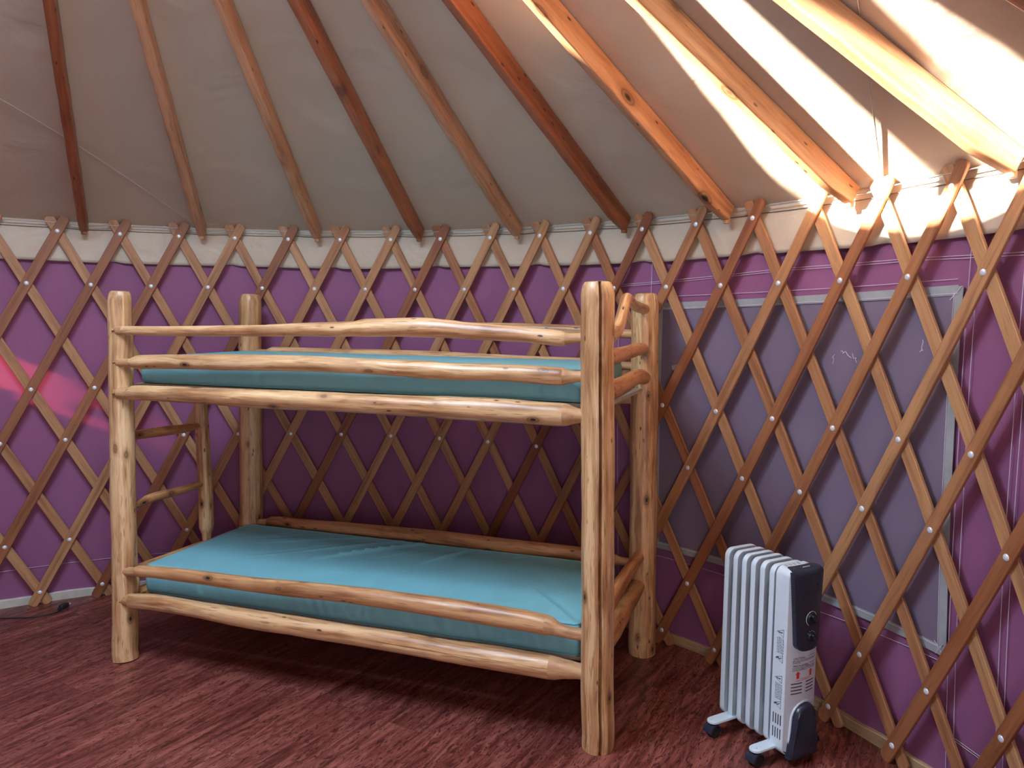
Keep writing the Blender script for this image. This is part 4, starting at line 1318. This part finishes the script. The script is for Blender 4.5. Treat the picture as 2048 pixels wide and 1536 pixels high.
    # --- wheel brackets and casters
    for yb in (0.044, 0.249):
        mb = MB()
        pl = []
        ex = hw + 0.074
        for sgn in (1, -1):
            ex = hw + (0.074 if sgn < 0 else 0.044)
            for q in range(9):
                a = -PI / 2 + PI * q / 8 if sgn > 0 else PI / 2 + PI * q / 8
                pl.append((sgn * (ex - 0.002) + 0.022 * math.cos(a), 0.022 * math.sin(a)))
        rings = []
        for z, s in ((0.052, 1.0), (0.058, 1.0), (0.0595, 0.95)):
            rings.append([mb.add((x * (1 if s == 1 else 0.99), yb + y * s, z + 0.008 * (1 - min(1, abs(x) / ex)))) for x, y in pl])
        mb.loops(rings)
        br = mb.build('wheel_bracket', M['white'], root)
        for sgn in (-1, 1):
            ex = hw + (0.074 if sgn < 0 else 0.044)
            mb = MB()
            mb.lathe([(0.007, 0), (0.006, 0.003), (0.0001, 0.0036)], Matrix.Translation((sgn * ex, yb, 0.0595)), n=14)
            mb.build('bolt_head', M['white'], br)
            # caster: twin wheels in a hood
            mb = MB()
            xc = sgn * ex
            for dy in (-0.0125, 0.0125):
                mb.lathe([(0.0001, -0.007), (0.018, -0.007), (0.0205, -0.004), (0.0205, 0.004), (0.018, 0.007), (0.0001, 0.007)], Matrix.Translation((xc, yb + dy, 0.0205)) @ Matrix.Rotation(PI / 2, 4, 'X'), n=24)
            cs = mb.build('caster', M['black'], root)
            mb = MB()
            rings = []
            for a in [math.radians(-10 + 200 * q / 10) for q in range(11)]:
                r = 0.0245
                ring = []
                for (dy, dr) in ((-0.020, 0.0), (-0.021, -0.003), (0.021, -0.003), (0.020, 0.0)):
                    rr_ = r + dr + (0.0015 if dr == 0 else 0)
                    ring.append(mb.add((xc + rr_ * math.cos(a), yb + dy, 0.0215 + rr_ * math.sin(a))))
                rings.append(ring)
            mb.loops(rings)
            mb.box((xc, yb, 0.0495), (0.014, 0.014, 0.012))
            mb.build('hood', M['navy'], cs)
    return root
build_heater()

# ------------------------------------------------------------------ cord on the floor at the left
def build_cord():
    mb = MB()
    pts = [(-3.35, 3.22), (-2.90, 3.52), (-2.70, 3.60), (-2.503, 3.629), (-2.42, 3.636), (-2.366, 3.645), (-2.31, 3.675), (-2.274, 3.719), (-2.27, 3.75)]
    P = [(Vector((x, y, 0.0035)), 0.0032) for x, y in pts]
    P = catmull(P, 0.02)
    tube(mb, [p for p, r in P], 0.0032, 8)
    o = mb.build('power_cord', M['black'])
    tag(o, 'black power cord lying on the floor along the left foot of the wall', 'cord')
    mb = MB()
    c = Vector((-2.275, 3.775, 0.0125))
    rot = Matrix.Rotation(math.radians(80), 3, 'Z')
    mb.box(c, (0.050, 0.026, 0.024), rot=rot, bev=0.006)
    mb.box(c + rot @ Vector((-0.030, 0, -0.003)), (0.016, 0.013, 0.012), rot=rot, bev=0.003)
    pl = mb.build('plug', M['black'], o)
    mb = MB()
    for s in (-0.006, 0.006):
        mb.box(c + rot @ Vector((0.033, s, 0)), (0.018, 0.0015, 0.006), rot=rot)
    mb.build('prong', M['rivet'], pl)
build_cord()
